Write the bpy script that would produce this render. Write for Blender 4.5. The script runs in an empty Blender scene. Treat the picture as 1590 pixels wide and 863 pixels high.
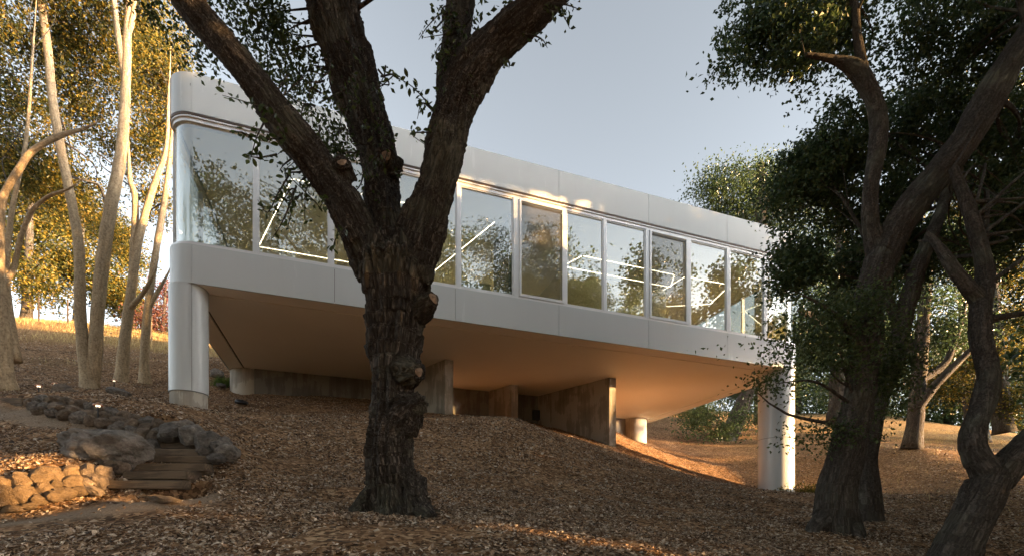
import bpy, bmesh, math, random
import numpy as np
from mathutils import Vector, Matrix, noise as mnoise
R = math.radians
rng = np.random.default_rng(7)
random.seed(7)
scene = bpy.context.scene
col = scene.collection

# ------------------------------------------------------------------ camera, sky, sun, exposure
F, CX, HY = 751.0, 795.0, 818.8            # focal length in photo pixels, principal column, horizon row
cam_d = bpy.data.cameras.new('camera'); cam = bpy.data.objects.new('camera', cam_d); col.objects.link(cam)
cam_d.sensor_width = 36; cam_d.lens = 17.0; cam_d.shift_y = (HY - 431.5) / 1590
cam_d.clip_start = 0.05; cam_d.clip_end = 3000
cam.location = (0, 0, 0); cam.rotation_euler = (R(90), 0, 0)
scene.camera = cam

SUN_EL, SUN_AZ = R(3.6), math.atan2(.975, -.222)       # azimuth measured from +Y towards +X
sdir = Vector((math.sin(SUN_AZ) * math.cos(SUN_EL), math.cos(SUN_AZ) * math.cos(SUN_EL), math.sin(SUN_EL)))
w = bpy.data.worlds.new('World'); scene.world = w; w.use_nodes = True
nt = w.node_tree; bg = nt.nodes['Background']
sky = nt.nodes.new('ShaderNodeTexSky'); sky.sky_type = 'NISHITA'; sky.sun_disc = False
sky.sun_elevation = SUN_EL; sky.sun_rotation = SUN_AZ
sky.air_density = 1.0; sky.dust_density = 1.2; sky.ozone_density = 1.5; sky.altitude = 100
hs = nt.nodes.new('ShaderNodeHueSaturation'); hs.inputs['Saturation'].default_value = 0.25
nt.links.new(sky.outputs[0], hs.inputs['Color']); gm = nt.nodes.new('ShaderNodeGamma'); gm.inputs['Gamma'].default_value = 1.45
nt.links.new(hs.outputs[0], gm.inputs['Color']); nt.links.new(gm.outputs[0], bg.inputs['Color'])
bg.inputs['Strength'].default_value = 0.15
sl = bpy.data.lights.new('sun', 'SUN'); sl.energy = 5.0; sl.angle = R(0.5); sl.color = (1.0, .57, .22)
so = bpy.data.objects.new('sun', sl); col.objects.link(so); so.location = (40, -10, 30)
so.rotation_euler = sdir.to_track_quat('Z', 'Y').to_euler()

scene.view_settings.view_transform = 'Standard'; scene.view_settings.look = 'None'
scene.view_settings.gamma = 1; scene.view_settings.exposure = 2.45
scene.render.engine = 'CYCLES'
cy = scene.cycles
cy.use_denoising = True; cy.max_bounces = 10; cy.diffuse_bounces = 4; cy.glossy_bounces = 4
cy.transmission_bounces = 4; cy.transparent_max_bounces = 24; cy.caustics_reflective = False; cy.caustics_refractive = False
cy.sample_clamp_indirect = 6

# ------------------------------------------------------------------ helpers
def P(u, y, Y):
    """a point of the place, from its bearing, its height angle and its distance"""
    return np.array(((u - CX) / F * Y, Y, (HY - y) / F * Y))

def fade(t): return t * t * t * (t * (t * 6 - 15) + 10)
def _hash(i, j, k, seed):
    h = (i * 374761393 + j * 668265263 + k * 2147483647 + seed * 974634721) & 0xFFFFFFFF
    h = ((h ^ (h >> 13)) * 1274126177) & 0xFFFFFFFF
    h = ((h ^ (h >> 16)) * 2246822519) & 0xFFFFFFFF
    return h ^ (h >> 15)
_G = np.array([(1,1,0),(-1,1,0),(1,-1,0),(-1,-1,0),(1,0,1),(-1,0,1),(1,0,-1),(-1,0,-1),(0,1,1),(0,-1,1),(0,1,-1),(0,-1,-1)], float)
_RT = np.array(((.64, .60, .48), (-.77, .50, .40), (0., -.62, .78)))
def perlin(p, seed=0):
    p = np.asarray(p, float) @ _RT.T; f = np.floor(p); i = f.astype(np.int64); d = p - f
    u = fade(d); out = np.zeros(len(p))
    for dx in (0, 1):
        for dy in (0, 1):
            for dz in (0, 1):
                g = _G[_hash(i[:, 0] + dx, i[:, 1] + dy, i[:, 2] + dz, seed) % 12]
                v = (g * (d - (dx, dy, dz))).sum(1)
                out += v * (u[:, 0] if dx else 1 - u[:, 0]) * (u[:, 1] if dy else 1 - u[:, 1]) * (u[:, 2] if dz else 1 - u[:, 2])
    return out
def fbm(p, oct=4, seed=0, gain=.5):
    s = 0; a = 1
    for o in range(oct): s = s + a * perlin(np.asarray(p) * 2 ** o, seed + o); a *= gain
    return s

def link(name, me, parent=None, mat=None):
    o = bpy.data.objects.new(name, me); col.objects.link(o)
    if mat is not None:
        for m in (mat if isinstance(mat, (list, tuple)) else [mat]): me.materials.append(m)
    if parent is not None: o.parent = parent
    return o
def mesh_np(name, V, Fc, smooth=False, matidx=None):
    V = np.asarray(V, np.float32); Fc = np.asarray(Fc, np.int32)
    me = bpy.data.meshes.new(name); n, k = Fc.shape
    me.vertices.add(len(V)); me.vertices.foreach_set('co', V.ravel())
    me.loops.add(n * k); me.loops.foreach_set('vertex_index', Fc.ravel())
    me.polygons.add(n); me.polygons.foreach_set('loop_start', np.arange(0, n * k, k, dtype=np.int32))
    me.polygons.foreach_set('loop_total', np.full(n, k, np.int32))
    me.polygons.foreach_set('use_smooth', np.full(n, bool(smooth)))
    if matidx is not None: me.polygons.foreach_set('material_index', np.asarray(matidx, np.int32))
    me.update(calc_edges=True)
    return me
def attr(me, name, data, kind='FLOAT'):
    a = me.attributes.new(name, kind, 'POINT')
    a.data.foreach_set('value' if kind == 'FLOAT' else 'vector', np.asarray(data, np.float32).ravel())
def empty(name, loc, label=None, cat=None, group=None, rotz=0):
    o = bpy.data.objects.new(name, None); col.objects.link(o); o.location = loc; o.rotation_euler = (0, 0, rotz)
    o.empty_display_size = .2
    tag(o, label, cat, group); return o
def tag(o, label=None, cat=None, group=None, kind=None):
    if label: o['label'] = label
    if cat: o['category'] = cat
    if group: o['group'] = group
    if kind or cat: o['kind'] = kind or 'thing'
    return o
class MB:
    """collects faces for one mesh"""
    def __init__(s): s.v = []; s.f = []
    def add(s, vs, fs):
        n = len(s.v); s.v += [tuple(map(float, v)) for v in vs]; s.f += [tuple(i + n for i in f) for f in fs]; return s
    def box(s, x0, x1, y0, y1, z0, z1):
        return s.add([(x0,y0,z0),(x1,y0,z0),(x1,y1,z0),(x0,y1,z0),(x0,y0,z1),(x1,y0,z1),(x1,y1,z1),(x0,y1,z1)],
                     [(0,3,2,1),(4,5,6,7),(0,1,5,4),(1,2,6,5),(2,3,7,6),(3,0,4,7)])
    def prism(s, poly, z0, z1):
        n = len(poly)
        return s.add([(x, y, z0) for x, y in poly] + [(x, y, z1) for x, y in poly],
                     [tuple(range(n))[::-1], tuple(range(n, 2 * n))] + [(i, (i + 1) % n, n + (i + 1) % n, n + i) for i in range(n)])
    def strip(s, A, B, z0, z1):
        """wall piece between two plan polylines A (outer) and B (inner)"""
        n = len(A)
        vs = [(x, y, z) for z in (z0, z1) for L in (A, B) for x, y in L]
        a0, b0, a1, b1 = 0, n, 2 * n, 3 * n; fs = []
        for i in range(n - 1):
            fs += [(a0+i, a0+i+1, a1+i+1, a1+i), (b0+i+1, b0+i, b1+i, b1+i+1), (a1+i, a1+i+1, b1+i+1, b1+i), (a0+i+1, a0+i, b0+i, b0+i+1)]
        fs += [(b0, a0, a1, b1), (a0+n-1, b0+n-1, b1+n-1, a1+n-1)]
        return s.add(vs, fs)
    def cyl(s, cx, cy, r, z0, z1, n=48, a0=0, a1=360):
        full = a1 - a0 >= 360
        k = n if full else n + 1
        poly = [(cx + r * math.cos(R(a0 + (a1 - a0) * i / n)), cy + r * math.sin(R(a0 + (a1 - a0) * i / n))) for i in range(k)]
        return s.prism(poly, z0, z1)
    def tube(s, pts, rad, n=8):
        V, Q = tube_np(pts, rad, n); return s.add(V, [tuple(q) for q in Q])
    def build(s, name, mat, parent=None, smooth=None, bevel=0):
        me = bpy.data.meshes.new(name); me.from_pydata(s.v, [], s.f); me.update()
        if bevel:
            bm = bmesh.new(); bm.from_mesh(me)
            bmesh.ops.bevel(bm, geom=bm.edges[:], offset=bevel, segments=2, affect='EDGES', profile=.6)
            bm.to_mesh(me); bm.free()
        if smooth is not None:
            me.polygons.foreach_set('use_smooth', [True] * len(me.polygons))
            try: me.set_sharp_from_angle(angle=R(smooth))
            except Exception: pass
        return link(name, me, parent, mat)

def catmull(C, step):
    """resample a control polyline (rows: any columns) with a Catmull-Rom spline"""
    C = np.asarray(C, float)
    if len(C) == 2:
        n = max(2, int(np.linalg.norm(C[1, :3] - C[0, :3]) / step) + 1); t = np.linspace(0, 1, n)[:, None]
        return C[0] * (1 - t) + C[1] * t
    E = np.vstack([2 * C[0] - C[1], C, 2 * C[-1] - C[-2]]); out = []
    for i in range(1, len(E) - 2):
        p0, p1, p2, p3 = E[i-1:i+3]; n = max(2, int(np.linalg.norm(p2[:3] - p1[:3]) / step))
        t = (np.arange(n) / n)[:, None]
        out.append(.5 * (2*p1 + (p2-p0)*t + (2*p0-5*p1+4*p2-p3)*t**2 + (3*p1-p0-3*p2+p3)*t**3))
    out.append(C[-1:]); return np.vstack(out)
def tube_np(pts, rad, n=8):
    pts = np.asarray(pts, float); rad = np.broadcast_to(np.asarray(rad, float), (len(pts),)); m = len(pts)
    T = np.gradient(pts, axis=0); T /= np.linalg.norm(T, axis=1)[:, None] + 1e-9
    up = np.array((0., 1., 0.)) if abs(T[0, 1]) < .9 else np.array((1., 0., 0.))
    V = np.zeros((m, n, 3)); a = np.arange(n) * 2 * np.pi / n
    N = np.cross(T[0], up); N /= np.linalg.norm(N)
    for i in range(m):
        N = N - T[i] * (N @ T[i]); N /= np.linalg.norm(N) + 1e-9; B = np.cross(T[i], N)
        V[i] = pts[i] + rad[i] * (np.cos(a)[:, None] * N + np.sin(a)[:, None] * B)
    i = np.arange(m - 1)[:, None] * n; j = np.arange(n)[None]; j2 = (j + 1) % n
    Q = np.stack([i + j, i + j2, i + n + j2, i + n + j], -1).reshape(-1, 4)
    V = np.vstack([V.reshape(-1, 3), pts[:1], pts[-1:]]); c0, c1 = m * n, m * n + 1
    caps = [(c0, (k + 1) % n, k, k) for k in range(n)] + [(c1, (m-1)*n + k, (m-1)*n + (k+1) % n, (m-1)*n + (k+1) % n) for k in range(n)]
    return V, [tuple(q) for q in Q] + [c[:3] for c in caps]

# ------------------------------------------------------------------ materials
def newmat(name):
    m = bpy.data.materials.new(name); m.use_nodes = True; t = m.node_tree
    return m, t, t.nodes, t.links, t.nodes['Principled BSDF']
def nd(t, kind, **kw):
    n = t.nodes.new(kind)
    for k, v in kw.items():
        if k in n.inputs.keys(): n.inputs[k].default_value = v
        else: setattr(n, k, v)
    return n
def ramp(t, fac, stops):
    n = t.nodes.new('ShaderNodeValToRGB'); e = n.color_ramp.elements
    while len(e) < len(stops): e.new(.5)
    for i, (p, c) in enumerate(stops): e[i].position = p; e[i].color = (*c, 1)
    t.links.new(fac, n.inputs['Fac']); return n.outputs['Color']
def bump(t, h, strength, dist, bs):
    b = nd(t, 'ShaderNodeBump'); b.inputs['Strength'].default_value = strength; b.inputs['Distance'].default_value = dist
    t.links.new(h, b.inputs['Height']); t.links.new(b.outputs[0], bs.inputs['Normal']); return b
def simple(name, colr, rough=.5, metal=0, var=.0, scale=3., bmp=0, spec=.5):
    m, t, n, l, b = newmat(name)
    b.inputs['Roughness'].default_value = rough; b.inputs['Metallic'].default_value = metal
    b.inputs['Specular IOR Level'].default_value = spec
    if var or bmp:
        tc = nd(t, 'ShaderNodeTexCoord'); nz = nd(t, 'ShaderNodeTexNoise', Scale=scale, Detail=6., Roughness=.6)
        l.new(tc.outputs['Object'], nz.inputs['Vector'])
        l.new(ramp(t, nz.outputs['Fac'], [(.3, [c * (1 - var) for c in colr]), (.7, [min(1, c * (1 + var)) for c in colr])]), b.inputs['Base Color'])
        if bmp: bump(t, nz.outputs['Fac'], bmp, .02, b)
    else: b.inputs['Base Color'].default_value = (*colr, 1)
    return m
def leaf_mat(name, stops, trans=.35, rough=.45):
    m, t, n, l, b = newmat(name)
    g = nd(t, 'ShaderNodeNewGeometry')
    c = ramp(t, g.outputs['Random Per Island'], stops)
    l.new(c, b.inputs['Base Color']); b.inputs['Roughness'].default_value = rough; b.inputs['Specular IOR Level'].default_value = .35
    tr = nd(t, 'ShaderNodeBsdfTranslucent'); l.new(c, tr.inputs['Color'])
    mx = nd(t, 'ShaderNodeMixShader'); mx.inputs[0].default_value = trans
    l.new(b.outputs[0], mx.inputs[1]); l.new(tr.outputs[0], mx.inputs[2]); l.new(mx.outputs[0], n['Material Output'].inputs[0])
    return m
def bark_mat(name, stops, fissure=(.02, .016, .012), scale=14., bmp=.9, lichen=None, crack=.5):
    m, t, n, l, b = newmat(name)
    a = nd(t, 'ShaderNodeAttribute', attribute_name='bark')
    mp = nd(t, 'ShaderNodeMapping'); mp.inputs['Scale'].default_value = (1, 1, .2); l.new(a.outputs['Vector'], mp.inputs['Vector'])
    nz = nd(t, 'ShaderNodeTexNoise', Scale=scale, Detail=7., Roughness=.6, Distortion=.9); l.new(mp.outputs[0], nz.inputs['Vector'])
    fine = nd(t, 'ShaderNodeTexNoise', Scale=scale * 3.2, Detail=6., Roughness=.7); l.new(a.outputs['Vector'], fine.inputs['Vector'])
    n2 = nd(t, 'ShaderNodeTexNoise', Scale=scale * .13, Detail=5., Roughness=.6); l.new(a.outputs['Vector'], n2.inputs['Vector'])
    c1 = ramp(t, fine.outputs['Fac'], stops)
    if lichen:
        mm = nd(t, 'ShaderNodeMixRGB'); l.new(ramp(t, n2.outputs['Fac'], [(.5, (0, 0, 0)), (.62, (.7, .7, .7))]), mm.inputs[0])
        l.new(c1, mm.inputs[1]); mm.inputs[2].default_value = (*lichen, 1); c1 = mm.outputs[0]
    rd = ramp(t, nz.outputs['Fac'], [(.40, (0, 0, 0)), (.5, (1, 1, 1)), (.60, (0, 0, 0))])
    mx = nd(t, 'ShaderNodeMixRGB'); k = nd(t, 'ShaderNodeMath', operation='MULTIPLY'); k.inputs[1].default_value = crack; l.new(rd, k.inputs[0])
    l.new(k.outputs[0], mx.inputs[0]); l.new(c1, mx.inputs[1]); mx.inputs[2].default_value = (*fissure, 1)
    l.new(mx.outputs[0], b.inputs['Base Color']); b.inputs['Roughness'].default_value = .9; b.inputs['Specular IOR Level'].default_value = .2
    h = nd(t, 'ShaderNodeMath', operation='SUBTRACT'); l.new(fine.outputs['Fac'], h.inputs[0]); l.new(rd, h.inputs[1]); bump(t, h.outputs[0], bmp, .022, b)
    return m

M = {}
def panel_paint():
    m, t, n, l, b = newmat('white_panel_paint'); tc = nd(t, 'ShaderNodeTexCoord')
    mp = nd(t, 'ShaderNodeMapping'); mp.inputs['Scale'].default_value = (3, 3, .3); l.new(tc.outputs['Object'], mp.inputs['Vector'])
    st = nd(t, 'ShaderNodeTexNoise', Scale=1., Detail=7., Roughness=.65); l.new(mp.outputs[0], st.inputs['Vector'])
    bg_ = nd(t, 'ShaderNodeTexNoise', Scale=.55, Detail=3.); l.new(tc.outputs['Object'], bg_.inputs['Vector'])
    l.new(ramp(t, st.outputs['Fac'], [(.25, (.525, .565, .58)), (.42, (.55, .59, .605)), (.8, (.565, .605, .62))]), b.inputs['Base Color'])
    r_ = nd(t, 'ShaderNodeMapRange'); r_.inputs['To Min'].default_value = .16; r_.inputs['To Max'].default_value = .34; l.new(st.outputs['Fac'], r_.inputs['Value']); l.new(r_.outputs[0], b.inputs['Roughness'])
    bump(t, bg_.outputs['Fac'], .12, .05, b); return m
M['white'] = panel_paint()
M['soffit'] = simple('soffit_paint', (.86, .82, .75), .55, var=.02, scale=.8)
M['groove'] = simple('groove_dark', (.03, .025, .02), .8)
M['alu'] = simple('aluminium_frame', (.74, .75, .76), .32, .35, var=.03, scale=4)
M['trackdark'] = simple('track_bronze', (.12, .09, .075), .4, .5)
M['roof'] = simple('roof_membrane', (.45, .45, .44), .8, var=.1)
M['ceiling'] = simple('ceiling_plaster', (.70, .69, .555), .7, var=.02)
M['floorin'] = simple('floor_timber', (.68, .58, .44), .5, var=.15, scale=6)
M['olive'] = simple('olive_joinery', (.42, .385, .20), .5, var=.05, scale=2)
M['darkwood'] = simple('dark_joinery', (.06, .055, .05), .4, var=.2, scale=5)
M['ribmetal'] = simple('black_metal', (.03, .03, .032), .45, .6)
M['copper'] = simple('copper_cap', (.45, .2, .1), .4, .8, var=.2, scale=20)

def glass_mat(name, tint=(.955, .975, .955), base=.23, dark=None):
    m, t, n, l, b = newmat(name); n.remove(b)
    tr = nd(t, 'ShaderNodeBsdfTransparent'); tr.inputs['Color'].default_value = (*tint, 1)
    gl = nd(t, 'ShaderNodeBsdfGlossy'); gl.inputs['Roughness'].default_value = .004; gl.inputs['Color'].default_value = (.95, .97, .97, 1)
    lw = nd(t, 'ShaderNodeLayerWeight'); lw.inputs['Blend'].default_value = .5; fr = nd(t, 'ShaderNodeMath', operation='POWER'); fr.inputs[1].default_value = 4.; l.new(lw.outputs['Facing'], fr.inputs[0])
    mr = nd(t, 'ShaderNodeMapRange'); mr.inputs['From Min'].default_value = 0; mr.inputs['From Max'].default_value = 1
    mr.inputs['To Min'].default_value = base; mr.inputs['To Max'].default_value = 1.0; l.new(fr.outputs[0], mr.inputs['Value'])
    tc = nd(t, 'ShaderNodeTexCoord'); nz = nd(t, 'ShaderNodeTexNoise', Scale=.7, Detail=1.)
    l.new(tc.outputs['Object'], nz.inputs['Vector'])
    bp = nd(t, 'ShaderNodeBump'); bp.inputs['Strength'].default_value = .035; bp.inputs['Distance'].default_value = .03
    l.new(nz.outputs['Fac'], bp.inputs['Height']); l.new(bp.outputs[0], gl.inputs['Normal'])
    mx = nd(t, 'ShaderNodeMixShader'); l.new(mr.outputs[0], mx.inputs[0]); l.new(tr.outputs[0], mx.inputs[1]); l.new(gl.outputs[0], mx.inputs[2])
    l.new(mx.outputs[0], n['Material Output'].inputs[0]); return m
M['glass'] = glass_mat('window_glass')
def screen_mat():
    m, t, n, l, b = newmat('insect_screen')
    b.inputs['Base Color'].default_value = (.10, .10, .10, 1); b.inputs['Roughness'].default_value = .6
    tr = nd(t, 'ShaderNodeBsdfTransparent'); mx = nd(t, 'ShaderNodeMixShader'); mx.inputs[0].default_value = .2
    l.new(tr.outputs[0], mx.inputs[1]); l.new(b.outputs[0], mx.inputs[2]); l.new(mx.outputs[0], n['Material Output'].inputs[0]); return m
M['screen'] = screen_mat()
def emit(name, c, s):
    m, t, n, l, b = newmat(name); b.inputs['Base Color'].default_value = (*c, 1)
    b.inputs['Emission Color'].default_value = (*c, 1); b.inputs['Emission Strength'].default_value = s; return m
M['led'] = emit('light_strip_glow', (1, .85, .6), 2.2)
M['ledfill'] = emit('rear_fill_glow', (1, .86, .62), 20.)  # unseen strips added at the rear to brighten the ceiling by bounce
M['lamp'] = emit('path_lamp_glow', (1, .8, .55), .35)
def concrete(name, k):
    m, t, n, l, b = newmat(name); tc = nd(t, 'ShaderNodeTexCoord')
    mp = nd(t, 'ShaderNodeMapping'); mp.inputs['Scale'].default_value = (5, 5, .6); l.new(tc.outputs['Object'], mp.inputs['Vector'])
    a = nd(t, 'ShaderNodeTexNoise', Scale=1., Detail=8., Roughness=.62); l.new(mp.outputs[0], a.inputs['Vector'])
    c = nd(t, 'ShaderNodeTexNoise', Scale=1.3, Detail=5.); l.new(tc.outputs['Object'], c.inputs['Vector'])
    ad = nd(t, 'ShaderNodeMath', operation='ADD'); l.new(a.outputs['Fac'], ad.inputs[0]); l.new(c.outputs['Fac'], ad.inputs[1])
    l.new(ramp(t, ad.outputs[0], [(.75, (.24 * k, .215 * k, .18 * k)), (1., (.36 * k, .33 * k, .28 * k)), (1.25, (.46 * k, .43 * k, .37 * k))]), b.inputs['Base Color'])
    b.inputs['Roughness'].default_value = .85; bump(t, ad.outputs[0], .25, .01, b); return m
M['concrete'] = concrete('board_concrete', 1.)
M['concretedark'] = concrete('shade_dark_concrete', .38)  # deep shade on the rear walls put into a darker concrete colour
M['concretefin'] = concrete('fin_concrete', .72)  # mid tone carries the shade of the fin sides in its colour
def wood(name, base, end=None):
    m, t, n, l, b = newmat(name); tc = nd(t, 'ShaderNodeTexCoord')
    mp = nd(t, 'ShaderNodeMapping'); mp.inputs['Scale'].default_value = (1.5, 22, 22); l.new(tc.outputs['Object'], mp.inputs['Vector'])
    a = nd(t, 'ShaderNodeTexNoise', Scale=1.6, Detail=8., Roughness=.65); l.new(mp.outputs[0], a.inputs['Vector'])
    c = nd(t, 'ShaderNodeTexNoise', Scale=2.5, Detail=4.); l.new(tc.outputs['Object'], c.inputs['Vector'])
    ad = nd(t, 'ShaderNodeMath', operation='ADD'); l.new(a.outputs['Fac'], ad.inputs[0]); l.new(c.outputs['Fac'], ad.inputs[1])
    oi = nd(t, 'ShaderNodeObjectInfo'); mr = nd(t, 'ShaderNodeMapRange'); mr.inputs['To Min'].default_value = .5; mr.inputs['To Max'].default_value = 1.35; l.new(oi.outputs['Random'], mr.inputs['Value'])
    hv = nd(t, 'ShaderNodeHueSaturation'); l.new(mr.outputs[0], hv.inputs['Value'])
    l.new(ramp(t, ad.outputs[0], [(.75, [x * .6 for x in base]), (1., base), (1.3, [x * 1.35 for x in base])]), hv.inputs['Color']); l.new(hv.outputs[0], b.inputs['Base Color'])
    b.inputs['Roughness'].default_value = .8; bump(t, ad.outputs[0], .6, .01, b); return m
M['timber'] = wood('old_sleeper_timber', (.1, .07, .043))
def rock(name, cols):
    m, t, n, l, b = newmat(name); tc = nd(t, 'ShaderNodeTexCoord'); oi = nd(t, 'ShaderNodeObjectInfo')
    ad = nd(t, 'ShaderNodeVectorMath', operation='ADD'); l.new(tc.outputs['Object'], ad.inputs[0])
    cb = nd(t, 'ShaderNodeCombineXYZ'); mu = nd(t, 'ShaderNodeMath', operation='MULTIPLY'); mu.inputs[1].default_value = 40
    l.new(oi.outputs['Random'], mu.inputs[0]); l.new(mu.outputs[0], cb.inputs[0]); l.new(cb.outputs[0], ad.inputs[1])
    a = nd(t, 'ShaderNodeTexNoise', Scale=3.5, Detail=10., Roughness=.7); l.new(ad.outputs[0], a.inputs['Vector'])
    v = nd(t, 'ShaderNodeTexNoise', Scale=16., Detail=6., Roughness=.7); l.new(ad.outputs[0], v.inputs['Vector'])
    c0 = ramp(t, a.outputs['Fac'], [(.28, cols[0]), (.45, cols[1]), (.6, cols[2]), (.75, cols[3])])
    hv = nd(t, 'ShaderNodeHueSaturation'); mr = nd(t, 'ShaderNodeMapRange'); mr.inputs['To Min'].default_value = .75; mr.inputs['To Max'].default_value = 1.35
    l.new(oi.outputs['Random'], mr.inputs['Value']); l.new(mr.outputs[0], hv.inputs['Value']); l.new(c0, hv.inputs['Color'])
    l.new(hv.outputs[0], b.inputs['Base Color']); b.inputs['Roughness'].default_value = .92; b.inputs['Specular IOR Level'].default_value = .2
    s = nd(t, 'ShaderNodeMath', operation='ADD'); l.new(a.outputs['Fac'], s.inputs[0]); l.new(v.outputs['Fac'], s.inputs[1]); bump(t, s.outputs[0], 1., .06, b)
    return m
M['rock'] = rock('field_stone', [(.08, .066, .054), (.2, .155, .118), (.31, .24, .175), (.46, .4, .33)])
M['rockgrey'] = rock('grey_boulder_stone', [(.065, .058, .052), (.17, .152, .133), (.3, .265, .23), (.52, .48, .42)])
M['rocktan'] = rock('tan_stone', [(.09, .06, .036), (.19, .132, .08), (.26, .185, .112), (.36, .27, .175)])
M['litter'] = leaf_mat('fallen_leaves', [(0, (.032, .018, .010)), (.3, (.145, .084, .046)), (.58, (.33, .222, .136)), (.82, (.46, .36, .26)), (1, (.6, .51, .41))], .1, .7)
M['drygrass'] = leaf_mat('dry_grass', [(0, (.30, .21, .08)), (.5, (.46, .35, .15)), (1, (.6, .5, .26))], .4, .7)
M['greengrass'] = leaf_mat('green_grass', [(0, (.06, .11, .02)), (1, (.16, .22, .05))], .4, .6)
M['leaf_near'] = leaf_mat('oak_leaves_near', [(0, (.022, .036, .009)), (.5, (.045, .068, .016)), (1, (.08, .105, .028))], .42, .35)
M['leaf_dark'] = leaf_mat('oak_leaves_dark', [(0, (.026, .05, .021)), (.5, (.06, .1, .038)), (1, (.115, .15, .06))], .38, .33)
M['leaf_mid'] = leaf_mat('oak_leaves_mid', [(0, (.03, .05, .018)), (.5, (.065, .1, .034)), (1, (.115, .15, .055))], .42, .33)
M['leaf_gold'] = leaf_mat('oak_leaves_warm', [(0, (.024, .033, .008)), (.4, (.07, .08, .016)), (.72, (.18, .15, .026)), (1, (.32, .21, .03))], .45, .45)  # gold of the sunlight mixed into the leaf colours
M['leaf_red'] = leaf_mat('plum_leaves', [(0, (.09, .03, .025)), (1, (.2, .08, .06))], .4, .5)
M['bark_dark'] = bark_mat('oak_bark', [(.32, (.011, .008, .006)), (.5, (.052, .042, .034)), (.68, (.2, .175, .148))], crack=.72, lichen=(.13, .125, .09))
M['bark_grey'] = bark_mat('grey_oak_bark', [(.3, (.035, .029, .024)), (.5, (.085, .072, .06)), (.7, (.17, .148, .125))], scale=12, lichen=(.16, .16, .12))
M['bark_pale'] = bark_mat('pale_bark', [(.3, (.2, .15, .095)), (.5, (.42, .32, .20)), (.7, (.56, .455, .32))], fissure=(.10, .08, .06), scale=6, bmp=.3, crack=.35)
M['cutwood'] = simple('cut_wood', (.19, .13, .085), .8, var=.35, scale=30, bmp=.3)

# ------------------------------------------------------------------ terrain
GP = [  # bearing column, row, distance: points where the ground is seen
 (0,863,3.4),(300,863,3.4),(795,863,3.4),(1200,863,4.6),(1590,863,6.2),(600,800,5.6),(660,800,5.7),(560,790,6.2),
 (291,632,11.1),(365,612,16.4),(440,614,16.8),(575,620,17.8),(715,645,18.8),(697,644,15.7),(800,654,18.5),(845,660,20.),
 (952,693,17.6),(985,686,24.3),(1210,770,16.9),(1290,822,7.2),(1345,806,8.3),(1480,868,6.2),(1415,695,19.),(1125,682,27.),
 (1020,720,17.),(1100,745,16.9),(1280,730,19.),(1590,700,22.),(1500,690,26.),(1250,670,30.),(1050,645,32.),
 (1480,790,10.5),(1400,770,12.),(1590,780,11.),(1200,800,9.),(1000,760,10.5),(850,740,10.),(750,720,10.),(700,760,7.6),(900,800,6.6),(1100,830,6.2),
 (480,740,7.6),(400,700,8.6),(450,670,10.),(560,660,11.5),(420,640,12.5),(330,770,5.8),(400,800,5.2),
 # left terraces
 (0,812,4.6),(120,800,4.8),(230,785,5.2),(250,766,5.7),(0,790,5.3),(60,775,5.45),(100,765,5.6),(160,757,5.82),
 (0,745,5.45),(60,735,5.62),(100,730,5.78),(160,724,6.0),(50,700,6.35),(120,700,6.5),(0,655,7.4),(100,663,7.2),
 (0,640,7.85),(100,645,7.6),(150,656,7.5),(200,669,7.4),(0,620,8.1),(60,620,8.15),(100,623,7.9),(150,633,7.8),(200,647,7.7),(250,660,7.5),(300,668,7.4),
 (262,755,6.0),(262,731,6.35),(270,719,6.66),(275,708,6.9),(275,698,7.15),(265,686,7.4),(340,720,6.9),(345,700,7.35),
 (15,602,12.),(140,602,14.),(190,592,16.),(225,597,17.),(100,560,18.),(200,555,20.),(40,530,21.),(100,500,25.),(230,520,25.),(300,560,19.),(340,580,18.),
]
GX = [(0,0,-1.4),(-6,0,-1.25),(6,0,-1.75),(0,-12,-4.5),(-20,-12,-3),(20,-10,-5.5),(14,4,-1.6),(24,8,-1.2),(30,16,.6),(40,0,-5),(0,-40,-13),(-14,5,1.0),(-22,9,3.2),(-30,20,9.0),
      (-25,40,15),(-60,60,22),(0,40,11.5),(30,40,9.5),(60,60,10),(0,100,17),(100,0,-13),(-60,0,6),(-60,-40,-8),(60,-60,-22),(150,-100,-40),(-150,150,28),(150,150,14),(0,250,20),(-150,-100,-20),(250,0,-30),(-250,0,10),(0,-250,-45),(0,13,2.95),(3,22,5.2)]
gp = np.array([P(*g) for g in GP] + [np.array(g, float) for g in GX])
def _phi(a, b): return np.sqrt(((a[:, None, :2] - b[None, :, :2]) ** 2).sum(-1) + .06)
_n = len(gp); _A = np.zeros((_n + 3, _n + 3)); _A[:_n, :_n] = _phi(gp, gp) - np.eye(_n) * .02
_A[:_n, _n] = 1; _A[:_n, _n+1:] = gp[:, :2]; _A[_n, :_n] = 1; _A[_n+1:, :_n] = gp[:, :2].T
_W = np.linalg.solve(_A, np.concatenate([gp[:, 2], [0, 0, 0]]))
def ground0(x, y):
    x = np.asarray(x, float).ravel(); y = np.asarray(y, float).ravel(); out = np.zeros(len(x))
    for s in range(0, len(x), 40000):
        q = np.stack([x[s:s+40000], y[s:s+40000]], 1)
        out[s:s+40000] = _phi(q, gp) @ _W[:_n] + _W[_n] + q @ _W[_n+1:]
    return out
def poly_dist(x, y, pl):
    d = np.full(len(x), 1e9); pl = np.array(pl, float)
    for a, b in zip(pl[:-1], pl[1:]):
        ab = b - a; t = np.clip(((x - a[0]) * ab[0] + (y - a[1]) * ab[1]) / (ab @ ab), 0, 1)
        d = np.minimum(d, np.hypot(x - a[0] - t * ab[0], y - a[1] - t * ab[1]))
    return d
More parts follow.
